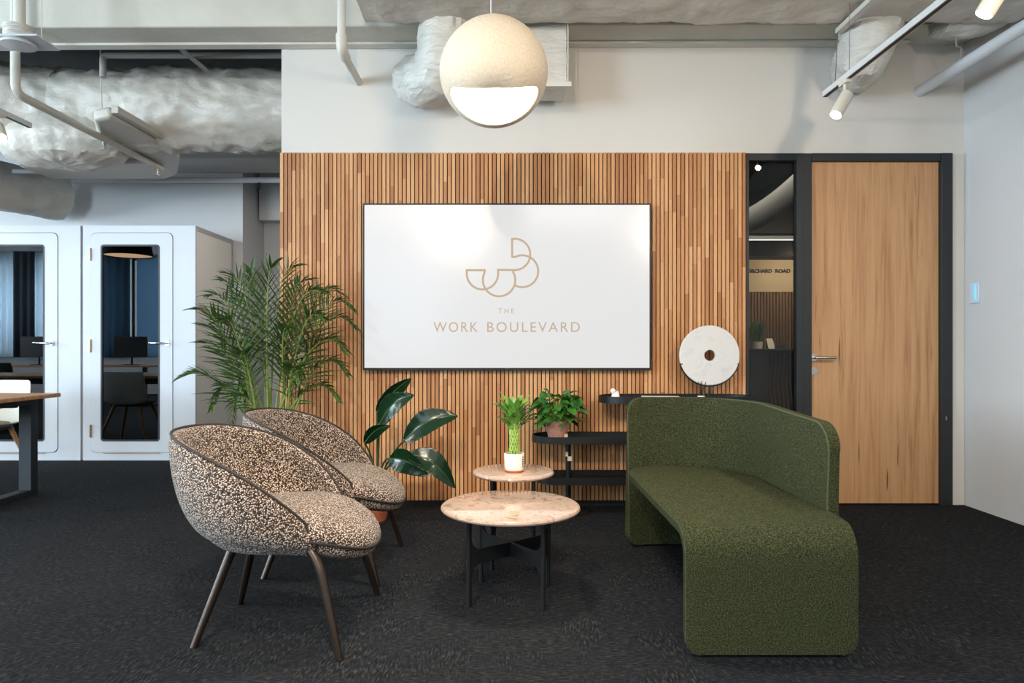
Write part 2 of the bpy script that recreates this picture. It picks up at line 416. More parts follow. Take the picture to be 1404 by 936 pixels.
# wall behind the camera with two wide window openings and a third added for its light
WIN = [(-11.95, -8.6, .83, 3.1), (-8.5, -5.2, .83, 3.1), (-3.2, -1.0, .83, 3.1)]
b = NB(); xs = [-12.1]+[v for w in WIN for v in w[:2]]+[XR+.1]
for i in range(0, len(xs), 2): box(b, xs[i], xs[i+1], -2.7, -2.5, 0, ZC)
for w in WIN: box(b, w[0], w[1], -2.7, -2.5, 0, w[2]); box(b, w[0], w[1], -2.7, -2.5, w[3], ZC)
struct('wall_front', b, M['wall_side'], smooth=False)
for i, w in enumerate(WIN):
    r = empty('window_%d' % (i+1), ((w[0]+w[1])/2, -2.55, w[2])); r['kind'] = 'structure'
    b = NB(); x0, x1, z0, z1 = w
    for (a, c_) in ((x0, x0+.06), ((x0+x1)/2-.03, (x0+x1)/2+.03), (x1-.06, x1)): box(b, a, c_, -2.66, -2.58, z0, z1)
    box(b, x0, x1, -2.66, -2.58, z0, z0+.06); box(b, x0, x1, -2.66, -2.58, z1-.06, z1)
    obj('window_frame', b, M['deskmetal'], r, smooth=False)
def curtain(x0, x1, y, z0, z1, m, label, amp=.035, period=.16):
    n = int((x1-x0)/period*10); b = NB(); prev = None
    for i in range(n+1):
        x = x0+(x1-x0)*i/n; yy = y+amp*math.sin(2*PI*(x-x0)/period)+.01*math.sin(9*x)
        cur = [b.verts.new((x, yy, z0)), b.verts.new((x, yy, z1))]
        if prev: b.faces.new((prev[0], cur[0], cur[1], prev[1]))
        prev = cur
    o = obj('curtain', b, m, mods=(('SOLIDIFY', dict(thickness=.003)),), angle=180); tag(o, label, 'curtain', 'curtains at the far office windows'); return o
M['bluedark'] = sheer('blue_sheer', (96, 116, 132), (90, 104, 116)); M['roller'] = sheer('roller_blind', (124, 146, 162), (110, 128, 142))
curtain(-12.0, -9.3, -2.38, .84, 3.2, M['curtain'], 'long pale sheer curtain at the left end of the window wall')
curtain(-10.95, -10.5, -2.22, .84, 3.2, M['darkcurtain'], 'slate grey curtain gathered in front of the pale sheer one')
curtain(-9.42, -8.42, -2.38, .84, 3.2, M['bluedark'], 'blue grey pleated curtain beside the flat roller blind')
o = obj('roller_blind', Box(-8.32, -7.4, -2.44, -2.437, .84, 3.15), M['roller'], smooth=False); tag(o, 'flat blue roller blind drawn over part of the second window', 'blind')

# black baseboard under the slats
struct('baseboard_back', Box(-1.53, 1.645, YW-.028, YW, 0, .04), M['black'], smooth=False)

# beam, trunking and dark slab beyond
b = prism(NB(), [(-12.1, 4.40, 3.097), (XR, 4.40, 3.157), (XR, 4.40, ZC), (-12.1, 4.40, ZC)], (0, YW+.02-4.40, 0))
struct('ceiling_beam', b, M['beam'], smooth=False, bevel=.012)
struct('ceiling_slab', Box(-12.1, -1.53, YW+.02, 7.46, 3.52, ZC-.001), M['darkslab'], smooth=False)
b = NB()   # cable trunking, falls slightly to the left
prism(b, [(-12, 4.62, 3.079), (XR-.42, 4.62, 3.137), (XR-.42, 4.62, 3.1545), (-12, 4.62, 3.0965)], (0, .075, 0))
o = obj('cable_trunking', b, M['pipe'], bevel=.004); tag(o, 'long white cable trunking running under the concrete beam across the wall top', 'trunking')

# ------------------------------------------------------------------ slat panel
t = empty('slat_panel', (.03, YW, .04), 'tall timber slat cladding behind the television, vertical teak strips on black felt', 'wall panel')
obj('backing', Box(-1.53, 1.645, YW-.014, YW-.0005, .04, ZT), M['black'], t, smooth=False)
b = NB(); pitch = 3.175/114; x = -1.53
for i in range(114):
    z = .04; xa = x+.001; w = pitch-.0068
    while z < ZT-.01:
        h = random.choice((.18, .3, .42, .6, .75))*random.uniform(.8, 1.2); z1 = min(z+h, ZT)
        if ZT-z1 < .1: z1 = ZT
        box(b, xa, xa+w, YW-.036, YW-.0145, z+.0002, z1-.0002); z = z1
    x += pitch
obj('slats', b, M['slat'], t, smooth=False)

# ------------------------------------------------------------------ door and side glass
d = empty('door_1', (2.55, YW, 0)); d['kind'] = 'structure'
b = NB(); box(b, 2.04, 2.095, 4.675, 4.80, 0, ZT-.002); box(b, 2.975, 3.05, 4.665, 4.80, 0, ZT-.002); box(b, 2.095, 2.975, 4.67, 4.80, 2.35, ZT-.002)
obj('door_frame', b, M['blackframe'], d, smooth=False, bevel=.003)
leaf = obj('door_leaf', Box(2.097, 2.973, 4.70, 4.745, .012, 2.348), M['door'], d, smooth=False)
b = NB(); tube(b, [(2.115, 4.70, 1.01), (2.115, 4.69, 1.01)], .026, 24); tube(b, [(2.115, 4.69, 1.01), (2.115, 4.64, 1.01), (2.125, 4.635, 1.01), (2.24, 4.635, 1.01)], .0095, 12)
obj('door_handle', b, M['steel'], leaf)
b = NB(); tube(b, [(2.115, 4.70, .918), (2.115, 4.69, .918)], .026, 24); box(b, 2.111, 2.119, 4.687, 4.69, .905, .93)
obj('keyhole_rosette', b, M['steel'], leaf)
obj('strike_plate', Box(3.0, 3.006, 4.66, 4.668, .585, .61), M['steel'], d)

w = empty('window_4', (1.84, YW, 0)); w['kind'] = 'structure'
b = NB(); box(b, 1.646, 1.665, 4.67, 4.73, 0, ZT-.002); box(b, 1.990, 2.0385, 4.672, 4.73, 0, ZT-.002); box(b, 1.665, 1.990, 4.674, 4.73, 2.355, ZT-.002); box(b, 1.665, 1.990, 4.674, 4.73, 0, .06)
obj('window_frame', b, M['blackframe'], w, smooth=False, bevel=.002)
obj('pane', Box(1.665, 1.990, 4.715, 4.722, .06, 2.355), M['winglass'], w, smooth=False)

# ------------------------------------------------------------------ dim reception seen through the side glass
b = NB(); box(b, 1.2, 7.2, 12.2, 12.35, 0, ZC)
struct('wall_reception', b, mat('reception_wall', (196, 180, 152), .8), smooth=False)
b = NB(); box(b, 1.2, 1.3, YW+.16, 12.2, 0, ZC); box(b, 7.1, 7.2, YW+.16, 12.2, 0, ZC); box(b, 3.25, 7.2, YW+.02, YW+.16, 0, ZC)
struct('partition_wall', b, mat('dark_partition', (50, 50, 50), .9), smooth=False)
struct('trim_1', Box(1.3, 7.1, 11.6, 12.19, 2.62, 3.0), M['black'], smooth=False)
struct('ceiling_soffit', Box(1.3, 7.1, YW+.17, 11.6, 3.55, ZC-.001), mat('soffit_dark', (60, 60, 60), .9), smooth=False)
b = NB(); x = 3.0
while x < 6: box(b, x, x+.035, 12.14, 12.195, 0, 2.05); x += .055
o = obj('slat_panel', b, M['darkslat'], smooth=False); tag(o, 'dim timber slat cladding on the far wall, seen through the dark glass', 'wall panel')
t = empty('wall_sign', (4.7, 12.19, 2.387), 'dark lettering reading ORCHARD ROAD on the far wall beyond the glass', 'sign')
for wd_, xa, xb in (('ORCHARD', 4.31, 4.755), ('ROAD', 4.81, 5.08)): obj('word', text_on_wall(wd_, .1, (xa+xb)/2, 12.19, 2.387, width=xb-xa, height=.068, depth=.006, bold=.004), M['sign'], t, smooth=False)
t = empty('reception_counter', (4.1, 10, 0), 'dark reception counter with wavy bronze slats, seen through the glass', 'counter')
obj('body', Box(2.6, 3.78, 9.8, 10.5, 0, 1.02), M['counter'], t, bevel=.01)
obj('body', Box(3.78, 5.4, 9.95, 10.5, 0, 1.02), M['black'], t)
obj('counter_top', Box(2.58, 5.42, 9.76, 10.54, 1.02, 1.05), M['counter'], t, bevel=.004)
for i in range(13):
    x = 3.84+i*.06; obj('wave_slat', Tube([(x+.014*math.sin(z*.22), 9.90, .02+z*.025) for z in range(40)], .012, 6), M['goldslat'], t)
t = empty('potted_plant', (3.72, 10.1, 1.05), 'small bushy plant in a pale pot on the reception counter behind the glass', 'plant')
obj('pot', Lathe([(0, 0), (.07, 0), (.085, .1), (.075, .1), (0, .09)], (3.72, 10.1, 1.05), 20), M['potwhite'], t)
b = NB()
for i in range(26):
    a = random.uniform(0, 6.28); q = random.uniform(.03, .13); z = random.uniform(.02, .26)
    c = Vector((3.72+q*math.cos(a), 10.1+q*math.sin(a), 1.15+z)); obox(b, c, Vector((.03, 0, .01)), Vector((0, .002, 0)), Vector((.008, 0, .05)))
tube(b, [(3.72, 10.1, 1.13), (3.72, 10.1, 1.35)], .03, 8)
obj('foliage', b, M['palm'], t)
t = empty('card_stand', (3.93, 10.05, 1.05), 'small white card propped on the reception counter beyond the glass', 'card holder')
obj('card', prism(NB(), [(3.87, 10.05, 1.05), (3.97, 10.05, 1.05), (3.94, 10.1, 1.2), (3.85, 10.1, 1.2)], (0, .01, 0)), M['paper'], t, smooth=False)
obj('base', Box(3.96, 4.12, 10.02, 10.12, 1.05, 1.1), M['counter'], t)
t = empty('linear_light', (3.6, 9, 2.4), 'long slim white light bar hanging beyond the dark glass', 'light')
obj('housing', Box(2.9, 5.5, 8.97, 9.03, 2.485, 2.53), M['track'], t); obj('diffuser', Box(2.9, 5.5, 8.975, 9.025, 2.478, 2.485), emis('bar_glow', (255, 250, 240), 3), t)
b = Tube(bez((2.6, 8.2, 2.5), (3.1, 8.2, 2.52), (3.7, 7.6, 3.3), 14), .14, 18)
o = obj('flexible_duct', b, M['pipegrey']); tag(o, 'grey flexible duct curving under the dark ceiling behind the glass', 'duct')
t = empty('ceiling_spotlight', (2.3, 6.2, 2.7), 'small lit spotlight high behind the dark glass', 'spotlight')
c = P(1040, 229, 6.2); obj('housing', Tube([c+Vector((.05, .02, .07)), c], .03, 14), M['blackmetal'], t); obj('lens', Tube([c, c-Vector((.01, .004, .014))], .024, 14), M['spotglow'], t)
obj('stem', Tube([c+Vector((.05, .02, .05)), (c.x+.05, c.y+.02, 3.55)], .008, 6), M['blackmetal'], t)

# ================================================================== TELEVISION
t = empty('television', (.015, 4.6, .93), 'large wall mounted flat television showing a gold linear logo on white', 'television')
x0, x1, z0, z1 = -.952, .982, .927, 2.046
yf = 4.60
obj('rear_housing', Box(x0+.01, x1-.01, yf+.012, YW-.037, z0+.01, z1-.01), M['blackmetal'], t, bevel=.004)
obj('bezel', ring_panel(NB(), rrect(x0, x1, z0, z1, .003, 2), rrect(x0+.011, x1-.011, z0+.016, z1-.011, .001, 2), yf-.004, yf+.013), M['blackmetal'], t, smooth=False)
scr = obj('screen', Box(x0+.010, x1-.010, yf, yf+.012, z0+.014, z1-.010), M['screen'], t, smooth=False)
def stroke(b, pts, w=.0135, y=yf-.001):
    # ribbon along 2-D points
    n = len(pts); L_ = []; R_ = []
    for i in range(n):
        p = Vector(pts[i]); q0 = Vector(pts[max(i-1, 0)]); q1 = Vector(pts[min(i+1, n-1)])
        d1 = (p-q0).normalized() if i else (q1-p).normalized(); d2 = (q1-p).normalized() if i < n-1 else d1
        tt = (d1+d2).normalized(); nn = Vector((-tt.y, tt.x)); k = w/2/max(.4, nn.dot(Vector((-d1.y, d1.x))))
        L_.append(b.verts.new((p.x+nn.x*k, y, p.y+nn.y*k))); R_.append(b.verts.new((p.x-nn.x*k, y, p.y-nn.y*k)))
    for i in range(n-1): b.faces.new((L_[i], R_[i], R_[i+1], L_[i+1]))
def lp(zx, zy):   # point of the logo drawing -> screen metres
    p = P(620+zx/5.85, 310+zy/5.85, yf); return (p.x, p.z)
def arc(cx, cy, r, a0, a1, n=30): return [lp(cx+r*math.cos(R(a0+(a1-a0)*i/n)), cy+r*math.sin(R(a0+(a1-a0)*i/n))) for i in range(n+1)]
b = NB()
stroke(b, [lp(504, 102), lp(481, 102), lp(481, 246)]+arc(562, 361, 128, -118, 118))
stroke(b, arc(500, 226, 126, -90, 90)+[lp(368, 350)]+arc(243, 381, 126, -6, 180)[1:]+[lp(117, 353), lp(268, 353)])
stroke(b, [lp(262, 353)]+arc(376, 432, 130, 205, -30, 40)+[lp(497, 353)])
obj('logo', b, M['gold'], scr, smooth=False)
obj('lettering', text_on_wall('THE', .05, P(694, 0, yf).x, yf-.0005, P(0, 429.5, yf).z, width=21.5/F*yf, spacing=1.5, depth=.0006, height=7/F*yf), M['gold'], scr, smooth=False)
for wd_, xa, xb in (('WORK', 594.5, 655), ('BOULEVARD', 668, 795)): obj('lettering', text_on_wall(wd_, .08, (P(xa, 0, yf).x+P(xb, 0, yf).x)/2, yf-.0005, P(0, 455, yf).z, width=(xb-xa)/F*yf, spacing=1.25, depth=.0006, height=13.6/F*yf), M['gold'], scr, smooth=False)
obj('maker_mark', text_on_wall('LG', .02, P(695, 0, yf).x, yf-.0055, P(0, 504.6, yf).z, width=.02, depth=.0006, height=.008), M['label'], t, smooth=False)

# ================================================================== LOUNGE CHAIRS
CY = 2.69
def make_lounge_chair():
    t = empty('lounge_chair', (-.86, CY, 0), 'tweed boucle tub armchair with dark metal legs, nearest the camera', 'armchair', 'tweed tub armchairs')
    xc, a_, b_ = -.925, .355, .352
    PH = 130; nphi, nt_ = 44, 14; rim = []; b = NB(); grid = []
    ends = {0: [], nphi: []}
    for i in range(nphi+1):
        ph = -PH+2*PH*i/nphi; f = abs(ph)/90
        rx, ry = -a_*math.cos(R(ph)), b_*math.sin(R(ph))
        zr = .768-.115*f**2.7
        zb = .368
        Rp = Vector((xc+rx, CY+ry, zr)); Bc = Vector((xc+.055, CY, zb))
        off = Vector((rx, ry, 0))
        e_ = max(0, (abs(ph)-80)/50); e_ = e_*e_*(3-2*e_)*.9
        Bp = Bc+off*(.66+.14*e_)-Vector((.0, 0, .012*e_)); C1 = Vector((xc+rx*(1.01+.05*e_), CY+ry*(1.03+.02*e_), zb+(zr-zb)*(.42-.05*e_))); C2 = Bc+off*(.93+.06*e_); C2.z = zb-.004-.01*e_
        prof = bez(Rp, C1, C2, nt_-2, Bp)
        prof += [Bc+off*.3+Vector((0, 0, -.004))]
        grid.append([b.verts.new(p) for p in prof]); rim.append(Rp.copy())
        if i in ends: ends[i] = [p.copy() for p in prof[:-2]]
    for i in range(nphi):
        for j in range(len(grid[0])-1):
            b.faces.new((grid[i][j], grid[i+1][j], grid[i+1][j+1], grid[i][j+1]))
    bmesh.ops.recalc_face_normals(b, faces=b.faces)
    # normals outwards
    f0 = min(b.faces, key=lambda f: f.calc_center_median().x); f0.normal_update()
    if f0.normal.x > 0: bmesh.ops.reverse_faces(b, faces=b.faces)
    obj('shell', b, M['boucle'], t, mods=(('SOLIDIFY', dict(thickness=.042, offset=-1)), ('SUBSURF', dict(levels=1, render_levels=2))), angle=180)
    path = ends[0][::-1]+rim[1:-1]+ends[nphi]
    cc = Vector((xc, CY, 0))
    path = [p+(Vector((cc.x-p.x, cc.y-p.y, 0)).normalized()*.008 if 5 < k < len(path)-6 else Vector((0, 0, 0)))+Vector((0, 0, .0005)) for k, p in enumerate(path)]
    obj('piping', Tube(path, .0052, 8), M['piping'], t)
    # seat cushion
    def bend(v):
        u = v.x-(-.80)
        if u > 0: v.z -= .085*(u/.3)**2
        return v
    sx_c, rx_, ry_ = -.82, .328, .292
    def pad(prof, name, m, sub=1):
        b = NB(); lathe(b, prof, (0, 0, 0), 56)
        for v in b.verts:
            r_ = math.hypot(v.co.x, v.co.y); a = math.atan2(v.co.y, v.co.x)
            k = 1/((abs(math.cos(a))**2.3+abs(math.sin(a))**2.3)**(1/2.3)) if r_ > 1e-6 else 1
            v.co = bend(Vector((sx_c+v.co.x*k*rx_, CY+v.co.y*k*ry_, v.co.z)))
        return obj(name, b, m, t, angle=60)
    pad([(0, .478), (.3, .479), (.6, .476), (.8, .47), (.9, .462), (.96, .452), (.99, .438), (1.0, .424), (.99, .412), (.96, .408), (0, .408)], 'seat_cushion', M['boucle'])
    pad([(0, .41), (.965, .408), (.968, .395), (.94, .370), (.85, .345), (.6, .328), (0, .326)], 'seat_base', M['boucle'])
    path = []
    for i in range(73):
        a = 2*PI*i/72; k = 1/((abs(math.cos(a))**2.3+abs(math.sin(a))**2.3)**(1/2.3))
        path.append(bend(Vector((sx_c+math.cos(a)*k*rx_*.985, CY+math.sin(a)*k*ry_*.985, .409))))
    obj('piping', Tube(path, .006, 8, cap=False), M['piping'], t)
    # legs
    legs = [
        ([(-1.0, 2.57, .375), (-1.03, 2.56, .30), (-1.124, 2.475, 0)], 0),
        ([(-1.0, 2.81, .375), (-1.03, 2.82, .30), (-1.118, 2.894, 0)], 0),
        ([(-.74, 2.47, .385), (-.70, 2.445, .372), (-.667, 2.43, .335), (-.645, 2.42, .28), (-.572, 2.377, 0)], 1),
        ([(-.74, 2.90, .385), (-.69, 2.93, .372), (-.655, 2.945, .335), (-.635, 2.955, .28), (-.556, 3.0, 0)], 1)]
    for pts, fr in legs:
        pp = [Vector(p) for p in pts]
        if fr:
            pp = bez(pp[0], pp[1]+Vector((.015, 0, .01)), pp[3], 8)+[pp[4]]
        n = len(pp); rr = [.0185-.0055*(1-p.z/.38) for p in pp]
        obj('leg', Tube(pp, rr, 16), M['bronze'], t)
    return t
ch = make_lounge_chair()
c2 = dup(ch); c2.location.y += .73; c2.location.x -= .005
c2['label'] = 'tweed boucle tub armchair behind the nearer one, close to the palm'

# ================================================================== GREEN SOFA
def xr(Y):      # right boundary of the seat
    pts = [(2.30, 1.228), (2.62, 1.258), (3.1, 1.225), (3.45, 1.23), (3.8, 1.15)]
    for (a, xa), (c_, xb) in zip(pts, pts[1:]):
        if Y <= c_: 
            u = max(0, (Y-a)/(c_-a)); u = u*u*(3-2*u); return xa+(xb-xa)*u
    return pts[-1][1]
t = empty('green_sofa', (.95, 3.0, 0), 'sculptural olive green bench sofa with curved back and waterfall end', 'sofa')
SZ = .45
yN = 2.39
def seat_profile():
    pts = [(yN, .012), (yN, .0135), (yN, .017), (yN, .023), (yN, .032), (yN, .043), (yN, .056), (yN, .07), (yN, .14), (yN, .22), (yN, .29), (yN, SZ-.11)]
    for i in range(1, 8):
        a = R(90*i/8); pts.append((yN+.11-.11*math.cos(a), SZ-.11+.11*math.sin(a)))
    pts += [(yN+.11, SZ)]
    y = yN+.2
    while y < 3.36: pts.append((y, SZ)); y += .08
    pts += [(3.40, SZ), (3.46, SZ), (3.52, SZ), (3.57, SZ), (3.61, SZ), (3.64, SZ), (3.66, SZ)]
    return pts
def seat_x(y, z, u):
    xl = .632
    if y > 3.46: q = (y-3.46)/.20; xl += .20*(1-math.sqrt(max(0, 1-q*q)))
    xR_ = xr(y)
    if y > 3.25: q = (y-3.25)/.42; xR_ -= .30*(1-math.sqrt(max(0, 1-min(1, q)**2)))
    if z < .07: q = min(1, (.07-z)/.058); e = .05*(1-math.sqrt(max(0, 1-q*q))); xl += e; xR_ -= e
    return xl+(xR_-xl)*u
prof = seat_profile(); b = NB(); nu = 16; g = []; TH = .038
def edge_round(u): return u
for (y, z) in prof: g.append([b.verts.new((seat_x(y, z, i/nu), y, z)) for i in range(nu+1)])
for i in range(len(g)-1):
    for j in range(nu): b.faces.new((g[i][j], g[i][j+1], g[i+1][j+1], g[i+1][j]))
bmesh.ops.recalc_face_normals(b, faces=b.faces)
b.faces.ensure_lookup_table()
if b.faces[0].normal.y > 0: bmesh.ops.reverse_faces(b, faces=b.faces)
obj('seat', b, M['green'], t, mods=(('SOLIDIFY', dict(thickness=TH, offset=-1)), ('BEVEL', dict(width=.010, segments=4, limit_method='ANGLE', angle_limit=R(50)))), angle=50)
for u, dx in ((0, .004), (1, -.004)):
    pp = [Vector((seat_x(y, z, u)+dx, y, z)) for y, z in prof]
    # sits on the top edge
    q = []
    for i, p in enumerate(pp):
        y, z = prof[i]
        if y <= yN+.001 and z <= SZ-.11: n_ = Vector((0, -1, 0))
        elif y < yN+.11: n_ = Vector((0, y-(yN+.11), z-(SZ-.11))).normalized()
        else: n_ = Vector((0, 0, 1))
        q.append(p-n_*.006+Vector((-.001 if u == 0 else .001, 0, 0)))
    obj('piping', Tube(q, .0045, 6), M['greenpipe'], t)
# back rest: plan curve from the far left end round to the near right end
plan = [Vector((.675, 3.70, 0)), Vector((.78, 3.725, 0)), Vector((.88, 3.735, 0))]
plan += bez((.94, 3.735, 0), (1.20, 3.72, 0), (1.235, 3.42, 0), 12)
plan += bez((1.236, 3.36, 0), (1.23, 3.0, 0), (1.243, 2.66, 0), 10)
plan = [plan[0]]+[p for p in plan[1:]]
cum = [0]
for p, q in zip(plan, plan[1:]): cum.append(cum[-1]+(q-p).length)
Lb = cum[-1]
def plan_at(s):
    s = max(0, min(Lb, s))
    for i in range(len(cum)-1):
        if s <= cum[i+1]: return plan[i].lerp(plan[i+1], (s-cum[i])/(cum[i+1]-cum[i]))
    return plan[-1]
NS, NZ = 60, 26; ZTOP = .808; b = NB(); g = []
# non-uniform s so that the rounded ends are smooth
ss = [.11*(1-math.cos(R(90*i/9))) for i in range(9)]
ss = ss+[.11+(Lb-.22)*i/40 for i in range(41)]+[Lb-v for v in reversed(ss)]
def span(s):
    e = min(s, Lb-s); r = .085 if s < Lb/2 else .11; rb = .05
    top = ZTOP-(r-math.sqrt(max(0, r*r-(r-e)**2)) if e < r else 0)
    bot = .012+(rb-math.sqrt(max(0, rb*rb-(rb-e)**2)) if e < rb else 0)
    top -= .025*max(0, (s/Lb-.55))/.45
    return bot, top
for s in ss:
    p = plan_at(s); bo, to = span(s); d1 = (plan_at(s+.02)-plan_at(s-.02)).normalized(); nrm = Vector((-d1.y, d1.x, 0))
    g.append([b.verts.new((p+nrm*(.02*(z_/NZ)**1)).to_tuple()[:2]+(bo+(to-bo)*z_/NZ,)) for z_ in range(NZ+1)])
for i in range(len(g)-1):
    for j in range(NZ): b.faces.new((g[i][j], g[i+1][j], g[i+1][j+1], g[i][j+1]))
bmesh.ops.recalc_face_normals(b, faces=b.faces); b.faces.ensure_lookup_table()
f_ = min(b.faces, key=lambda f: abs(f.calc_center_median().x-.9)+abs(f.calc_center_median().z-.6)); f_.normal_update()
if f_.normal.y > 0: bmesh.ops.reverse_faces(b, faces=b.faces)
rimp = []
for i, s in enumerate(ss): rimp.append(Vector(g[i][NZ].co))
lft = [Vector(g[0][j].co) for j in range(0, NZ, 2)]; rgt = [Vector(g[-1][j].co) for j in range(NZ-1, 0, -2)]
obj('backrest', b, M['green'], t, mods=(('SOLIDIFY', dict(thickness=.045, offset=-1)), ('BEVEL', dict(width=.016, segments=4, limit_method='ANGLE', angle_limit=R(50)))), angle=50)
pp = []
for p in lft+rimp+rgt:
    pp.append(p+Vector((0, .006, -.003)))
obj('piping', Tube(pp, .0045, 6), M['greenpipe'], t)

# ================================================================== COFFEE TABLES
def coffee_table(cx, cy, rad, h, half, rot, name_label, zb, hb, legw, fil=.05):
    t = empty('coffee_table', (cx, cy, 0), name_label, 'coffee table')
    b = Lathe([(0, h-.024), (rad-.014, h-.024), (rad-.004, h-.019), (rad, h-.012), (rad-.003, h-.005), (rad-.009, h-.001), (rad-.014, h), (0, h)], (cx, cy, 0), 96)
    obj('tabletop', b, M['travertine'], t, angle=25)
    H = h-.025
    # plate outline in (u, z): leg, fillet, crossbar
    for k in range(2):
        a = R(rot+45+90*k); d_ = Vector((math.cos(a), math.sin(a), 0)); n_ = Vector((-d_.y, d_.x, 0))*.0035
        w = half
        def arcq(cu, cz, r, a0, a1, n=6): return [(cu+r*math.cos(R(a0+(a1-a0)*i/n)), cz+r*math.sin(R(a0+(a1-a0)*i/n))) for i in range(n+1)]
        zt, zl = zb+hb, zb; q = []
        q += [(-w, 0), (-w+legw, 0)]
        q += arcq(-w+legw+fil, zl-fil, fil, 180, 90)
        q += arcq(w-legw-fil, zl-fil, fil, 90, 0)
        q += [(w-legw, 0), (w, 0), (w, H), (w-legw, H)]
        q += arcq(w-legw-fil, zt+fil, fil, 0, -90)
        q += arcq(-w+legw+fil, zt+fil, fil, 270, 180)
        q += [(-w+legw, H), (-w, H)]
        C0 = Vector((cx, cy, 0)); n_len = len(q)
        b = NB(); prism(b, [C0+d_*u+Vector((0, 0, z))-n_ for u, z in q], n_*2)
        # rounded leg rods on both ends
        for s_ in (-1, 1):
            p = C0+d_*(s_*(w-.006)); tube(b, [p, p+Vector((0, 0, H))], .0095, 10)
        obj('leg_frame', b, M['blackmetal'], t, smooth=False, label='one of the two crossed black metal leg plates')
    obj('mounting_plate', Lathe([(0, H-.006), (half*.7, H-.006), (half*.7, H+.002), (0, H+.002)], (cx, cy, 0), 32), M['blackmetal'], t)
    return t
coffee_table(.025, 2.995, .304, .399, .226, -7.5, 'low round beige marble coffee table on black crossed legs, nearer and larger', .172, .062, .018)
coffee_table(.043, 3.44, .205, .467, .150, -2, 'smaller taller round marble side table holding the white pot, behind the larger one', .215, .05, .018)

# lucky bamboo in a white pot
def lucky(cx, cy, z):
    t = empty('lucky_bamboo', (cx, cy, z), 'braided lucky bamboo in a white pot on the smaller marble table', 'plant')
    obj('saucer', Lathe([(0, 0), (.042, 0), (.05, .010), (.047, .011), (0, .006)], (cx, cy, z), 40), M['terracotta'], t)
    pot = obj('pot', Lathe([(0, .007), (.04, .007), (.046, .012), (.049, .03), (.05, .088), (.049, .092), (.044, .092), (.044, .08), (0, .08)], (cx, cy, z), 48), M['potwhite'], t)
    # small dark printed marks on the side of the pot
    b = NB()
    for k in range(5):
        a = R(-32); zz = z+.075-.011*k; dv = Vector((math.cos(a), math.sin(a), 0)); tv = Vector((-dv.y, dv.x, 0))
        for j in range(2): obox(b, Vector((cx, cy, zz))+dv*.0500+tv*(.004*(j-.5)*1.6), tv*.0022, dv*.0006, Vector((0, 0, .0035 if (k+j) % 2 else .0022)))
    obj('pot_lettering', b, M['reed'], pot)
    obj('soil', Lathe([(0, .082), (.0435, .081)], (cx, cy, z), 24), M['soil'], t, mods=(('SOLIDIFY', dict(thickness=.002)),))
    n = 10
    for d_ in (1, -1):
        b = NB()
        for k in range(n):
            a0 = 2*PI*k/n; pts = []
            for i in range(15):
                u = i/14; a = a0+d_*u*2.4; rr = .0195+.005*abs(u-.5)*2
                pts.append((cx+rr*math.cos(a), cy+rr*math.sin(a), z+.08+.145*u))
            tube(b, pts, .0038, 6)
        obj('braided_stems', b, M['bamboostem'], t)
    b = NB()
    for i in range(64):
        a = random.uniform(0, 2*PI); u = random.random(); base = Vector((cx+.028*math.cos(a), cy+.028*math.sin(a), z+.215+u*.10))
        out = Vector((math.cos(a)*1.2, math.sin(a)*.8, random.uniform(.3, 2.0))).normalized(); ln = random.uniform(.06, .115)
        leaf_blade(b, base, out, ln, random.uniform(.011, .017), droop=random.uniform(.1, .8), n=5)
    for i in range(14):
        a = random.uniform(0, 2*PI); tube(b, [(cx+.026*math.cos(a), cy+.026*math.sin(a), z+.21), (cx+.045*math.cos(a), cy+.045*math.sin(a), z+.29)], .002, 5)
    obj('foliage', b, M['bambooleaf'], t, angle=60)
def leaf_blade(b, p, d, length, width, droop=.3, n=6, fold=.25, tw=0, wid=None, mi=0, peak=.4):
    """a folded, thin but solid leaf blade"""
    d = Vector(d).normalized(); up = Vector((0, 0, 1))
    side = d.cross(up)
    if side.length < .1: side = Vector((1, 0, 0))
    side.normalize(); nrm = side.cross(d).normalized()
    if tw: m_ = Matrix.Rotation(tw, 3, d); side = m_ @ side; nrm = m_ @ nrm
    c = Vector(p); rows = []; step = length/n; dd = d.copy()
    for i in range(n+1):
        u = i/n
        w = width*max(.03, (math.sin(PI*min(1, u**(math.log(.5)/math.log(peak)))))**.8) if 0 < u < 1 else width*.06
        th = .0006
        L0 = c+side*w+nrm*(w*fold); R0 = c-side*w+nrm*(w*fold)
        rows.append((b.verts.new(L0), b.verts.new(c), b.verts.new(R0), b.verts.new(c-nrm*max(th, w*.06))))
        c = c+dd*step; dd = (dd+Vector((0, 0, -droop/n))).normalized(); nrm = side.cross(dd).normalized()
    for r0, r1 in zip(rows, rows[1:]):
        b.faces.new((r0[0], r1[0], r1[1], r0[1])).material_index = mi; b.faces.new((r0[1], r1[1], r1[2], r0[2])).material_index = mi
        b.faces.new((r0[0], r0[3], r1[3], r1[0])).material_index = mi; b.faces.new((r0[2], r1[2], r1[3], r0[3])).material_index = mi
lucky(P(705, 0, 3.40).x, 3.40, .467)

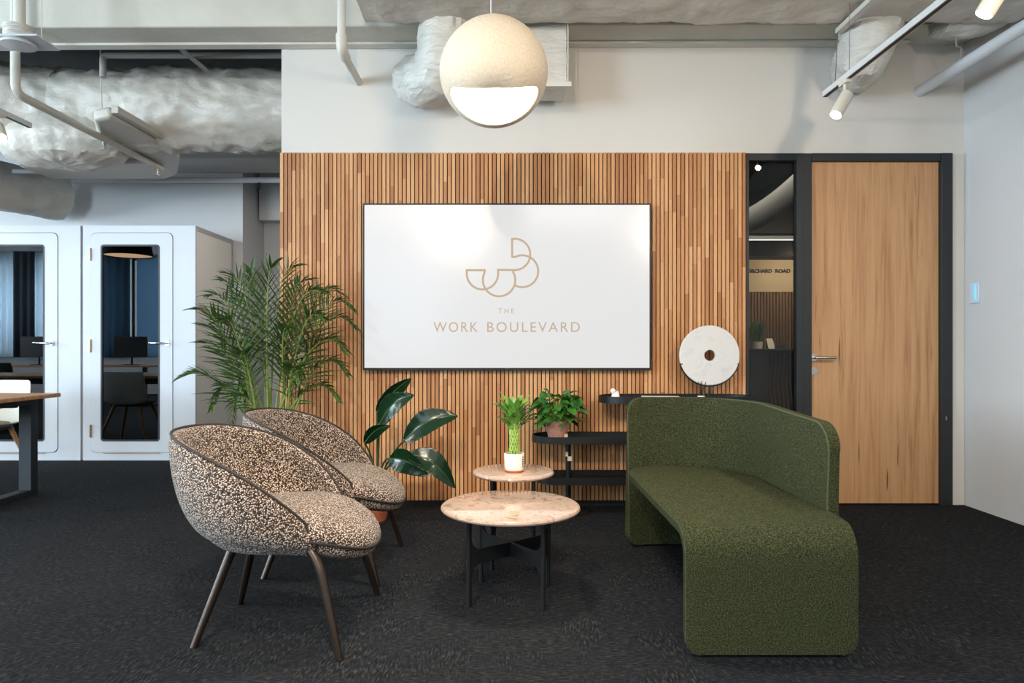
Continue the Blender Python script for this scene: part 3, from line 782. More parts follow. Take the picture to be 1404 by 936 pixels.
# ================================================================== WALL CONSOLE SHELF
t = empty('console_shelf', (.85, 4.45, 0), 'black three tier console with rounded trays, standing against the slats', 'shelf')
def stadium(x0, x1, yc, r, n=10):
    pts = []
    for i in range(n+1): a = R(-90+180*i/n); pts.append((x1-r+r*math.cos(a), yc+r*math.sin(a)))
    for i in range(n+1): a = R(90+180*i/n); pts.append((x0+r+r*math.cos(a), yc+r*math.sin(a)))
    return pts
def tray(x0, x1, z):
    yc, r = 4.475, .148; o_ = stadium(x0, x1, yc, r); i_ = stadium(x0+.005, x1-.005, yc, r-.005); b = NB()
    n = len(o_); zs = (z-.045, z)
    A = [b.verts.new((x, y, zs[0])) for x, y in o_]; B_ = [b.verts.new((x, y, zs[1])) for x, y in o_]
    C_ = [b.verts.new((x, y, zs[1])) for x, y in i_]; D = [b.verts.new((x, y, zs[0]+.008)) for x, y in i_]
    for i in range(n):
        j = (i+1) % n
        for p, q in ((A, B_), (B_, C_), (C_, D)): b.faces.new((p[i], p[j], q[j], q[i]))
    b.faces.new(A[::-1]); b.faces.new(D); return b
obj('tray', tray(.615, 1.62, .768), M['blackmetal'], t); obj('tray', tray(.178, 1.2, .513), M['blackmetal'], t); obj('tray', tray(.20, 1.2, .255), M['blackmetal'], t)
for x, za in ((.42, .47), (1.02, .73), (1.4, .73)):
    p = obj('post', Tube([(x, 4.52, 0), (x, 4.52, za)], .017, 18), M['blackmetal'], t)
    if x < .5:
        obj('sticker', Box(x-.021, x-.004, 4.4985, 4.5025, .365, .395), M['label'], p); obj('sticker', Box(x-.008, x+.020, 4.4975, 4.501, .335, .365), M['label'], p)
obj('foot', Lathe([(0, 0), (.14, 0), (.14, .006), (0, .010)], (.42, 4.52, 0), 32), M['blackmetal'], t)
obj('foot', Lathe([(0, 0), (.14, 0), (.14, .006), (0, .010)], (1.21, 4.52, 0), 32, 1.9, 1), M['blackmetal'], t)
ZS = .731
# white figurine
fx = P(843, 0, 4.45).x
t = empty('figurine', (fx, 4.45, ZS), 'small white porcelain figurine at the left end of the top tray', 'figurine')
b = Lathe([(0, 0), (.03, 0), (.031, .01), (.027, .03), (.022, .05), (.012, .062), (0, .066)], (fx+.004, 4.45, ZS), 20, 1, .8)
obj('body', b, M['porcelain'], t)
obj('head', Lathe([(0, -.019), (.012, -.014), (.018, 0), (.013, .014), (0, .019)], (fx-.012, 4.445, ZS+.066), 16), M['porcelain'], t)
obj('wing', Lathe([(0, -.022), (.010, -.012), (.012, 0), (.006, .018), (0, .024)], (fx+.018, 4.45, ZS+.045), 12, 1, .7), M['porcelain'], t)
# magazines
def mag(x0, x1, y0, y1, z, m, lab, rot=0, th=.006):
    b = Box(x0, x1, y0, y1, z, z+th); o = obj('magazine', b, m, smooth=False); tag(o, lab, 'magazine', 'magazines on the top tray'); o.rotation_euler.z = rot
mag(.80, 1.0, 4.36, 4.50, ZS+.001, M['redpaper'], 'red covered magazine lying on the top tray beside the figurine', .12, .012)
mag(.90, 1.14, 4.38, 4.55, ZS+.0135, M['paper'], 'white magazine overlapping the red one on the top tray', -.1, .014)
# reed diffuser
rx_, ry_ = P(961.5, 0, 4.40).x, 4.40
t = empty('reed_diffuser', (rx_, ry_, ZS), 'small reed diffuser bottle with dark sticks in front of the white disc', 'diffuser')
obj('bottle', Lathe([(0, 0), (.022, 0), (.022, .045), (.010, .055), (.010, .072), (.007, .072), (0, .07)], (rx_, ry_, ZS), 24), M['glassjar'], t)
obj('bottle_label', Lathe([(.0226, .004), (.0226, .04), (.0228, .04), (.0228, .004)], (rx_, ry_, ZS), 24), M['paper'], t)
b = NB()
for dx, h in ((-.02, .13), (-.004, .12), (.004, .135), (.035, .125), (.03, .11), (.0, .11)):
    tube(b, [(rx_, ry_, ZS+.06), (rx_+dx, ry_+dx*.4, ZS+h)], .0026, 5)
obj('reeds', b, M['reed'], t)
# disc
dx_, dz_ = P(972.5, 487, 4.50).x, P(0, 487, 4.50).z
rd = 41/F*4.5
t = empty('stone_disc', (dx_, 4.5, ZS), 'round white marble disc with centre hole on a black crescent stand', 'ornament')
b = NB(); n = 96; ri = 7.6/F*4.5
rings = []
for (r, y) in ((ri, 4.487), (rd-.004, 4.487), (rd, 4.491), (rd, 4.509), (rd-.004, 4.513), (ri, 4.513)):
    rings.append([b.verts.new((dx_+r*math.cos(2*PI*i/n), y, dz_+r*math.sin(2*PI*i/n))) for i in range(n)])
for k in range(6):
    A, B_ = rings[k], rings[(k+1) % 6]
    for i in range(n): b.faces.new((A[i], A[(i+1) % n], B_[(i+1) % n], B_[i]))
obj('disc', b, M['whitemarble'], t)
b = NB(); tube(b, [(dx_+(rd+.004)*math.cos(R(a)), 4.5, dz_+(rd+.004)*math.sin(R(a))) for a in range(198, 343, 4)], .0055, 8)
tube(b, [(dx_-rd*.985, 4.5, dz_-rd*.29), (dx_-rd*.985+.012, 4.483, dz_-rd*.29)], .004, 6); tube(b, [(dx_+rd*.985, 4.5, dz_-rd*.29), (dx_+rd*.985-.012, 4.483, dz_-rd*.29)], .004, 6)
tube(b, [(dx_, 4.5, dz_-rd-.003), (dx_, 4.5, ZS+.006)], .008, 10)
lathe(b, [(0, 0), (.06, 0), (.06, .006), (0, .008)], (dx_, 4.5, ZS), 28)
obj('stand', b, M['blackmetal'], t)
# pothos on the middle tray
px_, py_ = P(764, 0, 4.42).x, 4.42; ZM = .477
t = empty('potted_pothos', (px_, py_, ZM), 'bushy pothos with glossy leaves in a swirled clay pot on the middle tray', 'plant')
pt = obj('pot', Lathe([(0, 0), (.048, 0), (.055, .01), (.078, .11), (.082, .135), (.076, .135), (.07, .12), (0, .118)], (px_, py_, ZM), 48), M['potgrey'], t)
obj('sticker', obox(NB(), Vector((px_+.052, py_-.052, ZM+.04)), Vector((.011, .009, 0)), Vector((.0006, -.0006, 0)), Vector((0, 0, .012))), M['label'], pt)
obj('soil', Lathe([(0, .121), (.069, .121)], (px_, py_, ZM), 24), M['soil'], t, mods=(('SOLIDIFY', dict(thickness=.002)),))
b = NB(); bs = NB(); rnd = random.Random(3)
for i in range(120):
    a = rnd.uniform(0, 2*PI); el = rnd.uniform(-.25, 1.25)
    rr = rnd.uniform(.08, .165); c0 = Vector((px_, py_, ZM+.15))
    out = Vector((math.cos(a)*math.cos(el)*1.05, math.sin(a)*math.cos(el)*.75, math.sin(el)*1.15)); e = c0+out*rr
    if e.y > 4.62: e.y = 4.62-rnd.random()*.03
    if e.z < ZM+.05: e.z = ZM+.05
    tube(bs, bez(c0+Vector((0, 0, -.02)), c0+out*rr*.5+Vector((0, 0, .04)), e, 5), .0016, 5)
    d_ = Vector((out.x, out.y-.35, rnd.uniform(-.5, .5)))
    leaf_blade(b, e-d_.normalized()*.01, d_, rnd.uniform(.07, .10), rnd.uniform(.022, .032), droop=.8, n=7, fold=.28, tw=rnd.uniform(-.7, .7), peak=.33)
obj('foliage', b, M['pothos'], t, angle=60); obj('stems', bs, M['bamboostem'], t)

# ================================================================== PALM
PB = Vector((-1.42, 4.18, .30))
t = empty('areca_palm', (PB.x, PB.y, 0), 'tall feathery areca palm behind the tweed armchairs at the wall corner', 'plant')
obj('pot', Lathe([(0, 0), (.13, 0), (.15, .02), (.175, .30), (.18, .32), (.165, .32), (.155, .29), (0, .285)], (PB.x, PB.y, 0), 40), M['blackframe'], t)
obj('soil', Lathe([(0, .286), (.158, .286)], (PB.x, PB.y, 0), 24), M['soil'], t, mods=(('SOLIDIFY', dict(thickness=.002)),))
rnd = random.Random(11)
# tip px, tip py, depth, ctrl px, ctrl py, leaf length, droop
FR = [
 (252, 516, 4.00, 300, 505, .20), (272, 425, 4.05, 318, 440, .22), (285, 448, 3.95, 330, 470, .20), (290, 405, 4.25, 325, 410, .22), (305, 385, 4.35, 338, 400, .20),
 (318, 378, 4.15, 345, 400, .24), (345, 372, 4.25, 350, 400, .22), (372, 366, 4.05, 362, 400, .24), (402, 366, 4.2, 372, 385, .24), (418, 385, 4.3, 390, 400, .22),
 (440, 400, 4.05, 392, 395, .22), (462, 400, 4.25, 415, 390, .20), (478, 420, 4.2, 430, 395, .20), (484, 446, 4.3, 425, 410, .20),
 (470, 478, 4.0, 425, 440, .20), (474, 510, 4.1, 430, 470, .17), (462, 546, 4.1, 425, 505, .14), (292, 556, 4.1, 318, 500, .15), (318, 575, 3.95, 325, 510, .14), (280, 470, 4.1, 318, 480, .19),
 (395, 455, 3.9, 382, 440, .2), (305, 440, 3.9, 330, 440, .24), (440, 435, 3.95, 405, 425, .22), (330, 490, 3.85, 335, 470, .2), (410, 520, 3.9, 395, 480, .16)]
for k, (tx, ty, Y, cx, cy, ll) in enumerate(FR):
    s = PB+Vector((rnd.uniform(-.09, .09), rnd.uniform(-.07, .07), 0)); e = P(tx, ty, Y); c_ = P(cx, cy, (Y+PB.y)/2)
    m_ = Vector((s.x+(c_.x-s.x)*.35, s.y+(c_.y-s.y)*.3, s.z+.35))
    pts = bez(s, m_, c_+(c_-m_)*.1+Vector((0, 0, .03)), 26, e)
    n = len(pts); rr = [.0075*(1-i/n)+.0014 for i in range(n)]
    fr = obj('frond', Tube(pts, rr, 6), M['palmstem'], t)
    b = NB(); N_ = 17; total = n-1
    for i in range(N_):
        u = .46+.54*i/(N_-1); f = u*total; i0 = min(int(f), n-2); p = pts[i0].lerp(pts[i0+1], f-i0); tn = (pts[min(i0+1, n-1)]-pts[max(i0-1, 0)]).normalized()
        ref = Vector((0, 0, 1)) if abs(tn.z) < .8 else Vector((math.cos(k*2.4)*.6, -1, 0)).normalized()
        sd = tn.cross(ref).normalized(); 
        v = (u-.46)/.54; L_ = 1.22*ll*(.55+.45*math.sin(PI*min(1, v*1.25+.15)))*(1-.35*v)
        for sg in (-1, 1):
            up_ = sd.cross(tn)*sg
            d_ = (tn*(.8+.8*v)+sd*sg*(1.25-.6*v)+Vector((0, 0, .18))+Vector((rnd.uniform(-.1, .1),)*3))
            if p.y > 4.45 and d_.y > 0: d_.y *= -.3
            leaf_blade(b, p, d_, L_*rnd.uniform(.85, 1.1), .0078, droop=rnd.uniform(.25, .75), n=5, fold=.35, tw=sg*.5+rnd.uniform(-.3, .3), peak=.3)
    for v in b.verts:
        if v.co.y > 4.655: v.co.y = 4.655-.2*(v.co.y-4.655)
    obj('leaflets', b, M['palm'], fr, angle=60)
b = NB()
for k in range(9):
    a = 2*PI*k/9; s = PB+Vector((.07*math.cos(a), .07*math.sin(a), 0)); tube(b, bez(s, s+Vector((0, 0, .2)), s+Vector((.05*math.cos(a), .05*math.sin(a), .42)), 6), .009, 8)
obj('canes', b, M['palmstem'], t)

# ================================================================== BIG LEAF PLANT
GB = Vector((-.80, 4.30, .26))
t = empty('philodendron', (-.80, 4.30, 0), 'plant with big glossy dark leaves beside the rear armchair, in a terracotta pot', 'plant')
obj('pot', Lathe([(0, 0), (.095, 0), (.10, .01), (.135, .22), (.14, .24), (.125, .24), (.118, .21), (0, .2)], (-.84, 4.30, 0), 40), M['terracotta'], t)
obj('soil', Lathe([(0, .205), (.117, .205)], (-.84, 4.30, 0), 24), M['soil'], t, mods=(('SOLIDIFY', dict(thickness=.002)),))
def big_leaf(base, tip, Y0, Y1, width, side_hint, curl=.25, lift=.03):
    A = P(base[0], base[1], Y0); B_ = P(tip[0], tip[1], Y1); d_ = B_-A; L_ = d_.length; d_.normalize()
    view = (A+B_)/2-Vector((0, 0, CAMZ)); view.normalize(); sd = d_.cross(view).normalized()*side_hint[0]; nr = d_.cross(sd).normalized()
    sd = (sd+nr*side_hint[1]).normalized(); nr = d_.cross(sd).normalized()
    if nr.dot(view) > 0: nr = -nr
    b = NB(); bm2 = NB(); n, m_ = 16, 5; rows = []; ctr = []
    for i in range(n+1):
        u = i/n; w = width*(math.sin(PI*min(1, (u*.97+.02))**.78))**.75 if u < .985 else .001
        w = max(w, .0015)
        c = A+d_*(L_*u)+nr*(lift*math.sin(PI*u))+Vector((0, 0, .04*math.sin(PI*u)-.0*u)); ctr.append(c)
        row = []
        for j in range(-m_, m_+1):
            v = j/m_; row.append(b.verts.new(c+sd*(w*v)+nr*(curl*w*abs(v)**1.3+.003*math.sin(u*38+abs(v)*3)*abs(v))))
        rows.append(row)
    for r0, r1 in zip(rows, rows[1:]):
        for j in range(2*m_): b.faces.new((r0[j], r0[j+1], r1[j+1], r1[j]))
    return b, ctr, nr
stem0 = Vector((-.80, 4.30, .2))
LV = [((517, 564), (564, 518), 4.22, 4.14, .050, (1, .5)), ((520, 582), (568, 541), 4.20, 4.10, .066, (1, -.35)), ((500, 607), (535, 583), 4.18, 4.10, .040, (1, .3)),
      ((554, 604), (628, 570), 4.14, 4.16, .076, (1, -.3)), ((534, 629), (588, 652), 4.16, 4.06, .075, (1, .35)), ((560, 622), (624, 669), 4.10, 4.12, .074, (1, -.3))]
for (bs_, tp, Y0, Y1, w_, sh) in LV:
    b, ctr, nr = big_leaf(bs_, tp, Y0, Y1, w_, sh)
    A = ctr[0]
    st = obj('leaf_stem', Tube(bez(stem0, stem0+Vector(((A.x-stem0.x)*.35, -.02, .2)), A, 12), .006, 8), M['darkstem'], t)
    lf = obj('leaf', b, M['bigleaf'], t, mods=(('SOLIDIFY', dict(thickness=.0015, offset=0)), ('SUBSURF', dict(levels=1, render_levels=1))), angle=180)
    obj('midrib', Tube([c+nr*.001 for c in ctr[:-1]], [.0035*(1-i/18) for i in range(len(ctr)-1)], 6), M['midrib'], lf)

# ================================================================== PENDANT LAMP
pc = P(677, 100, 3.0); RP = .2365
t = empty('pendant_lamp', tuple(pc), 'large cream textured egg shaped pendant lamp with a glowing mouth', 'pendant lamp')
nax = Vector((0.02, -.50, -.866)).normalized(); ux = Vector((1, 0, 0)); ux = (ux-nax*ux.dot(nax)).normalized(); uy = nax.cross(ux)
if uy.z < 0: uy = -uy
def hole(psi):
    c_, s_ = math.cos(psi), math.sin(psi); ry = 21 if s_ > 0 else 35; q = 2.15 if s_ > 0 else 2.0
    return R(1/((abs(c_)/58)**q+(abs(s_)/ry)**q)**(1/q))
def egg(dv, r):
    up = dv.z
    k = 1-.045*max(0, up)**2 + .0*up
    return pc+Vector((dv.x*k*1.0, dv.y*k, dv.z*(1.0 if up > 0 else .99)))*r
b = NB(); nps, nth = 72, 34; g = []
for i in range(nps):
    ps = 2*PI*i/nps; h0 = hole(ps); row = []
    for j in range(nth+1):
        u = j/nth; th = h0+(PI-h0)*(u**1.35)
        dv = nax*math.cos(th)+(ux*math.cos(ps)+uy*math.sin(ps))*math.sin(th)
        r = RP
        q = max(0, 1-(th-h0)/R(34)); sy = math.sin(ps)
        r *= 1-.045*q*q*(1+(2.6*max(0, sy)**2))      # lip drawn inwards, mostly above the mouth
        row.append(b.verts.new(egg(dv, r)))
    g.append(row)
for i in range(nps):
    for j in range(nth):
        a, c_ = g[i], g[(i+1) % nps]
        if j == nth-1: b.faces.new((a[j], c_[j], c_[j+1])) if False else b.faces.new((a[j], c_[j], c_[j+1], a[j+1]))
        else: b.faces.new((a[j], c_[j], c_[j+1], a[j+1]))
bmesh.ops.remove_doubles(b, verts=b.verts, dist=.0008)
bmesh.ops.recalc_face_normals(b, faces=b.faces); b.faces.ensure_lookup_table()
fm = max(b.faces, key=lambda f: f.calc_center_median().z)
if fm.normal.z < 0: bmesh.ops.reverse_faces(b, faces=b.faces)
obj('lamp_shade', b, M['lampshade'], t, mods=(('SOLIDIFY', dict(thickness=.012, offset=-1)), ('BEVEL', dict(width=.004, segments=2, limit_method='ANGLE', angle_limit=R(50)))), angle=180)
b = NB(); g = []
for i in range(nps):
    ps = 2*PI*i/nps; h0 = hole(ps)+R(7); row = []
    for j in range(9):
        th = h0*j/8; dv = nax*math.cos(th)+(ux*math.cos(ps)+uy*math.sin(ps))*math.sin(th); lr = 1-.045*(1+2.6*max(0, math.sin(ps))**2)-.062; row.append(b.verts.new(egg(dv, RP*(.80+(lr-.80)*(j/8)**2))))
    g.append(row)
for i in range(nps):
    for j in range(8): b.faces.new((g[i][j], g[i][j+1], g[(i+1) % nps][j+1], g[(i+1) % nps][j]))
bmesh.ops.remove_doubles(b, verts=b.verts, dist=.0005)
obj('diffuser', b, M['glow'], t, mods=(('SOLIDIFY', dict(thickness=.002, offset=0)),), angle=180)
obj('cable', Tube([pc+Vector((-.012, 0, RP*.95)), Vector((pc.x-.012, 3.0, ZC))], .0028, 8), M['white'], t)
obj('ceiling_cap', Lathe([(0, 0), (.05, 0), (.055, .03), (0, .03)], (pc.x-.012, 3.0, ZC-.03), 24), M['white'], t)
obj('cable_grip', Lathe([(0, 0), (.012, 0), (.008, .02), (0, .02)], (pc.x-.012, 3.0, pc.z+RP*.94), 16), M['lampshade'], t)

# ================================================================== DUCTS AND PIPES
def crumple(bm, amp, scale, seed=0, amp2=.0):
    bm.normal_update()
    for v in bm.verts:
        p = v.co*scale+Vector((seed*13.1, seed*7.7, 0))
        nz_ = noise.noise(p)*.6+abs(noise.noise(p*2.7))*.9-.35+noise.noise(p*6)*.3
        v.co += v.normal*amp*nz_
def round_duct(pts, rx, n=40, sub=4, amp=.012, scale=5, seed=0, flat=None):
    P_ = [Vector(p) for p in pts]; out = []
    for a, c_ in zip(P_, P_[1:]):
        for i in range(sub): out.append(a.lerp(c_, i/sub))
    out.append(P_[-1])
    b = Tube(out, rx, n, flat=flat); crumple(b, amp, scale, seed); return b
def sbox(x0, x1, y0, y1, z0, z1, r, step=.05, amp=.01, scale=5, seed=0):
    """rounded rectangular duct along X with crumpled wrap"""
    sec = rrect(y0, y1, z0, z1, r, 6)
    # subdivide straight edges
    s2 = []
    for p, q in zip(sec, sec[1:]+sec[:1]):
        d_ = math.hypot(q[0]-p[0], q[1]-p[1]); k = max(1, int(d_/step))
        for i in range(k): s2.append((p[0]+(q[0]-p[0])*i/k, p[1]+(q[1]-p[1])*i/k))
    nx = max(2, int((x1-x0)/step)); b = NB(); g = []
    for i in range(nx+1):
        x = x0+(x1-x0)*i/nx; g.append([b.verts.new((x, y, z)) for y, z in s2])
    m_ = len(s2)
    for i in range(nx):
        for j in range(m_): b.faces.new((g[i][j], g[i][(j+1) % m_], g[i+1][(j+1) % m_], g[i+1][j]))
    b.faces.new(g[0]); b.faces.new(g[-1][::-1]); crumple(b, amp, scale, seed); return b
# main duct crossing overhead
o = obj('air_duct', sbox(-.84, 3.1, 3.45, 4.22, 3.05, 3.60, .07, .04, .022, 5, 1), M['duct'], angle=30); tag(o, 'wide foil wrapped rectangular duct crossing the ceiling above the television wall', 'duct')
# flexible duct dropping from it and entering the wall
o = obj('flexible_duct', round_duct([P(612, 5, 4.25), P(612, 40, 4.25), P(608, 75, 4.27), P(600, 100, 4.33), P(585, 112, 4.45), P(572, 112, 4.6), P(570, 111, 4.70)], [.165]*25, seed=3, amp=.03, scale=7), M['duct_flex'], angle=30)
tag(o, 'foil wrapped round duct dropping left of the pendant and turning into the wall', 'duct')
# square drop on the right of the pendant with its bracket
t = empty('duct_drop', (.33, 4.35, 2.9), 'square foil wrapped duct drop partly hidden right of the pendant lamp', 'duct')
b = sbox(.14, .385, 4.28, 4.6, 2.72, 3.16, .03, .035, .012, 8, 5); obj('duct_wrap', b, M['duct_flex'], t, angle=30)
p0 = P(783, 114, 4.25)
obj('bracket', Box(.05, p0.x, 4.22, 4.26, p0.z-.03, p0.z), M['pipe'], t)
obj('hanger_rod', Tube([(p0.x-.02, 4.24, p0.z), (p0.x-.02, 4.24, ZC)], .004, 6), M['pipe'], t)
# flexible duct at the right
pr = [P(1200, 20, 4.22), P(1192, 50, 4.24), P(1184, 75, 4.3), P(1176, 90, 4.45), P(1174, 92, 4.6), P(1174, 92, 4.70)]
o = obj('flexible_duct', round_duct(pr, [.165+.0*i for i in range(21)], seed=8, amp=.03, scale=7), M['duct_flex'], angle=30); tag(o, 'foil wrapped duct elbow entering the wall behind the right light track', 'duct')
pr = [P(1290, 20, 4.3), P(1315, 22, 4.3), P(1345, 18, 4.3), P(1385, 0, 4.3)]
o = obj('flexible_duct', round_duct(pr, .14, seed=9, amp=.02, scale=9), M['duct_flex'], angle=30); tag(o, 'pleated end of a foil duct peeking below the main duct at far right', 'duct')
# left: large round duct in the office
YD = 5.65
pts = [Vector((-6.3, 5.1, 3.1)), Vector((-5.4, 5.15, 3.08)), Vector((-4.75, 5.28, 3.05)), Vector((-4.2, 5.48, 3.03)), Vector((-3.6, YD, 3.02)), Vector((-2.9, YD, 3.02)), Vector((-2.2, YD, 3.02)), Vector((-1.2, YD, 3.02))]
b = round_duct(pts, .34, n=72, sub=20, seed=12, amp=.05, scale=3.2)
o = obj('air_duct', b, M['duct'], angle=60); tag(o, 'large round foil wrapped duct above the phone booths', 'duct')
# bulging branch under it
c0 = P(90, 195, 5.6)
b = Lathe([(0, -.20), (.30, -.19), (.46, -.14), (.54, -.05), (.55, .03), (.46, .16), (.2, .24), (0, .26)], c0, 48, 1.0, .62); bmesh.ops.subdivide_edges(b, edges=b.edges, cuts=2, use_grid_fill=True); crumple(b, .02, 6, 4)
o = obj('duct_branch', b, M['duct'], angle=40); tag(o, 'bulging foil wrapped duct branch hanging under the large round duct', 'duct')
# flat supply box below
zf = 2.705
b = prism(NB(), [(x, y, zf) for x, y in [(-2.95, 4.92), (-2.80, 4.86), (-2.77, 5.74), (-2.82, 5.95), (-2.95, 6.2), (-3.1, 6.5), (-3.3, 6.66), (-4.4, 6.66), (-4.4, 6.2), (-3.6, 6.0), (-3.15, 5.3)]], (0, 0, .09))
o = obj('flat_duct', b, M['pipe'], bevel=.03, seg=3); tag(o, 'flat pale duct box running towards the office wall above the booths', 'duct')
a0, a1 = Vector((-2.79, 4.86, 2.74)), Vector((-2.76, 5.8, 2.74))
b = NB(); d_ = (a1-a0)
prism(b, [a0, a0+Vector((.05, 0, 0)), a0+Vector((.05, 0, .05)), a0+Vector((.0, 0, .05))], d_)
o = obj('cable_tray', b, M['pipe'], bevel=.004); tag(o, 'pale channel running back along the edge of the flat duct towards the booths', 'cable tray')
struct('ceiling_bulkhead', Box(-3.9, -1.4, 6.85, 7.455, 2.97, 3.5), M['wall_side'], smooth=False)
o = obj('hanger_rod', Tube([P(140, 158, 5.02), Vector((P(140, 158, 5.02).x-.02, 5.02, 3.52))], .005, 6), M['pipe']); tag(o, 'thin hanging rod holding the pale channel under the dark slab', 'rod')
# diagonal sprinkler pipe at left
t = empty('sprinkler_pipe', tuple(P(22, 100, 4.3)), 'white sprinkler pipe dropping from the ceiling then running back at upper left', 'pipe')
q0, q1, q2 = P(21, 60, 4.3), P(21, 120, 4.3), P(221, 237, 6.55)
X_ = q1.x
q2 = Vector((X_, 6.85, q1.z-.035))
obj('pipe', Tube([Vector((X_, 4.3, ZC)), Vector((X_, 4.3, q1.z+.06))]+bez((X_, 4.3, q1.z+.03), (X_, 4.3, q1.z-.035), (X_, 4.38, q1.z-.035), 6)+[q2-Vector((0, .72, 0))], .027, 16), M['pipe'], t)
for yy in (5.25, 6.05):
    b = Tube([(X_, yy, q1.z-.03), (X_, yy, q1.z-.09)], .012, 10); lathe(b, [(0, 0), (.022, 0), (.022, .004), (0, .004)], (X_, yy, q1.z-.115), 16); tube(b, [(X_, yy, q1.z-.115), (X_, yy, q1.z-.08)], .005, 6)
    obj('sprinkler_head', b, M['steel'], t)
# horizontal pipe along the office wall
zb_ = P(0, 247, 7.3).z
t = empty('wall_pipe', (-3.6, 7.3, zb_), 'thin white pipe running along the top of the office wall above the booths', 'pipe')
obj('pipe', Tube([(P(95, 0, 7.3).x, 7.3, zb_+.12)]+bez((P(88, 0, 7.3).x, 7.3, zb_+.04), (P(86, 0, 7.3).x, 7.3, zb_), (P(92, 0, 7.3).x, 7.3, zb_), 5)+[(-1.4, 7.3, zb_)], .03, 14), M['white'], t)
obj('clamp', Tube([(P(102, 0, 7.3).x, 7.3, zb_), (P(105, 0, 7.3).x, 7.3, zb_)], .038, 14), M['white'], t)
b = Tube([(P(355, 0, 7.3).x, 7.3, zb_), (P(355, 0, 7.3).x, 7.3, zb_-.07)], .014, 8); lathe(b, [(0, 0), (.024, 0), (.024, .01), (0, .01)], (P(355, 0, 7.3).x, 7.3, zb_-.09), 12)
obj('sprinkler_head', b, M['blackmetal'], t)
zb_ = P(0, 226, 6.0).z
o = obj('hanger_rail', Box(P(50, 0, 5.9).x, P(205, 0, 5.9).x, 5.85, 5.9, zb_-.03, zb_+.02), M['white']); tag(o, 'white hanger rail carrying the bulging duct branch', 'rail')
o = obj('hanger_rail', Box(P(18, 0, 6.6).x, P(62, 0, 6.6).x, 6.58, 6.62, P(0, 238, 6.6).z, P(0, 233, 6.6).z), M['white']); tag(o, 'short white hanger rail at the far left under the ducts', 'rail')
# pipe inside the dark slab zone
zq = P(0, 76, 5.0).z
o = obj('overhead_pipe', Tube([(P(141, 0, 5.0).x, 5.0, zq-.16), (P(141, 0, 5.0).x, 5.0, zq-.04)]+bez((P(141, 0, 5.).x, 5., zq-.03), (P(141, 0, 5.).x, 5., zq), (P(148, 0, 5.).x, 5., zq), 5)+[(-1.5, 5.0, zq)], .022, 12), M['pipegrey']); tag(o, 'grey pipe in the dark gap between beam and large duct', 'pipe')
o = obj('ceiling_brace', tube(NB(), [P(247, 66, 4.72), P(284, 97, 5.25)], .022, 4), M['pipegrey'], smooth=False); tag(o, 'grey diagonal steel brace in the dark gap over the large duct', 'brace')
# another duct disappearing at far left
o = obj('flexible_duct', round_duct([Vector((-5.6, 5.5, 2.66)), Vector((-5.1, 6.3, 2.66)), Vector((-4.75, 7.3, 2.66))], .24, sub=10, seed=21, amp=.02, scale=6), M['duct'], angle=30); tag(o, 'shaded duct running back at the far left edge below the large one', 'duct')
# ceiling air diffuser at upper left
zp = 2.80; yc_ = 3.88; xc_ = P(27, 0, 3.88).x
t = empty('ceiling_diffuser', (xc_, yc_, zp), 'flat white ceiling air diffuser plate with a round centre at the upper left', 'air vent')
obj('plate', Box(xc_-.19, xc_+.165, yc_-.10, yc_+.10, zp, zp+.012), M['white'], t, bevel=.003)
obj('round_vent', Lathe([(0, -.022), (.07, -.022), (.088, -.018), (.09, -.012), (.075, -.008), (.085, 0), (0, 0)], (xc_, yc_-.01, zp), 40), M['white'], t)
b = Tube([(xc_, yc_, zp+.012+.006*k) for k in range(14)], [.075+.005*(k % 2) for k in range(14)], 28)
obj('collar', b, M['duct_flex'], t)
obj('duct_neck', Tube([(xc_, yc_, zp+.09), (xc_, yc_, ZC)], .03, 16), M['pipe'], t)
for dx in (-.15, .125): obj('hanger_rod', Tube([(xc_+dx, yc_, zp+.01), (xc_+dx, yc_, ZC)], .003, 6), M['pipe'], t)

# pipe left of pendant
Xp, zp2 = -1.0, 2.895
t = empty('sprinkler_pipe', (Xp, 4.3, zp2), 'white pipe dropping left of the pendant and ending at the wall', 'pipe')
obj('pipe', Tube([(Xp+.005, 4.2, ZC), (Xp, 4.2, zp2+.08)]+bez((Xp, 4.2, zp2+.05), (Xp, 4.2, zp2), (Xp, 4.25, zp2), 5)+[(Xp, 4.697, zp2)], .026, 16), M['pipe'], t)
obj('elbow', Tube(bez((Xp, 4.2, zp2+.10), (Xp, 4.19, zp2-.005), (Xp, 4.30, zp2), 8), .034, 16), M['pipe'], t)
# pipe at right
t = empty('wall_pipe', (2.84, 4.0, 2.83), 'thick white pipe coming out of the wall and running overhead at the right', 'pipe')
obj('pipe', Tube([(2.84, 4.70, 2.833), (2.84, 1.4, 2.833)], .037, 20), M['white'], t)
c = P(1310, 66, 4.2)
obj('hanger', Tube([(2.84, 4.28, 2.87), (2.85, 4.28, 2.95), (2.82, 4.28, 2.96), (2.80, 4.28, 3.2)], .006, 8), M['pipegrey'], t)
# channel rail above the track
t = empty('hanger_rail', (2.05, 3.4, 3.03), 'pale steel channel above the right light track', 'rail')
obj('channel', Box(2.035, 2.075, 1.6, 4.22, 3.01, 3.04), M['pipe'], t); obj('hanger_wire', Tube([(2.04, 4.2, 3.01), (1.985, 4.12, 2.66)], .003, 5), M['steel'], t)

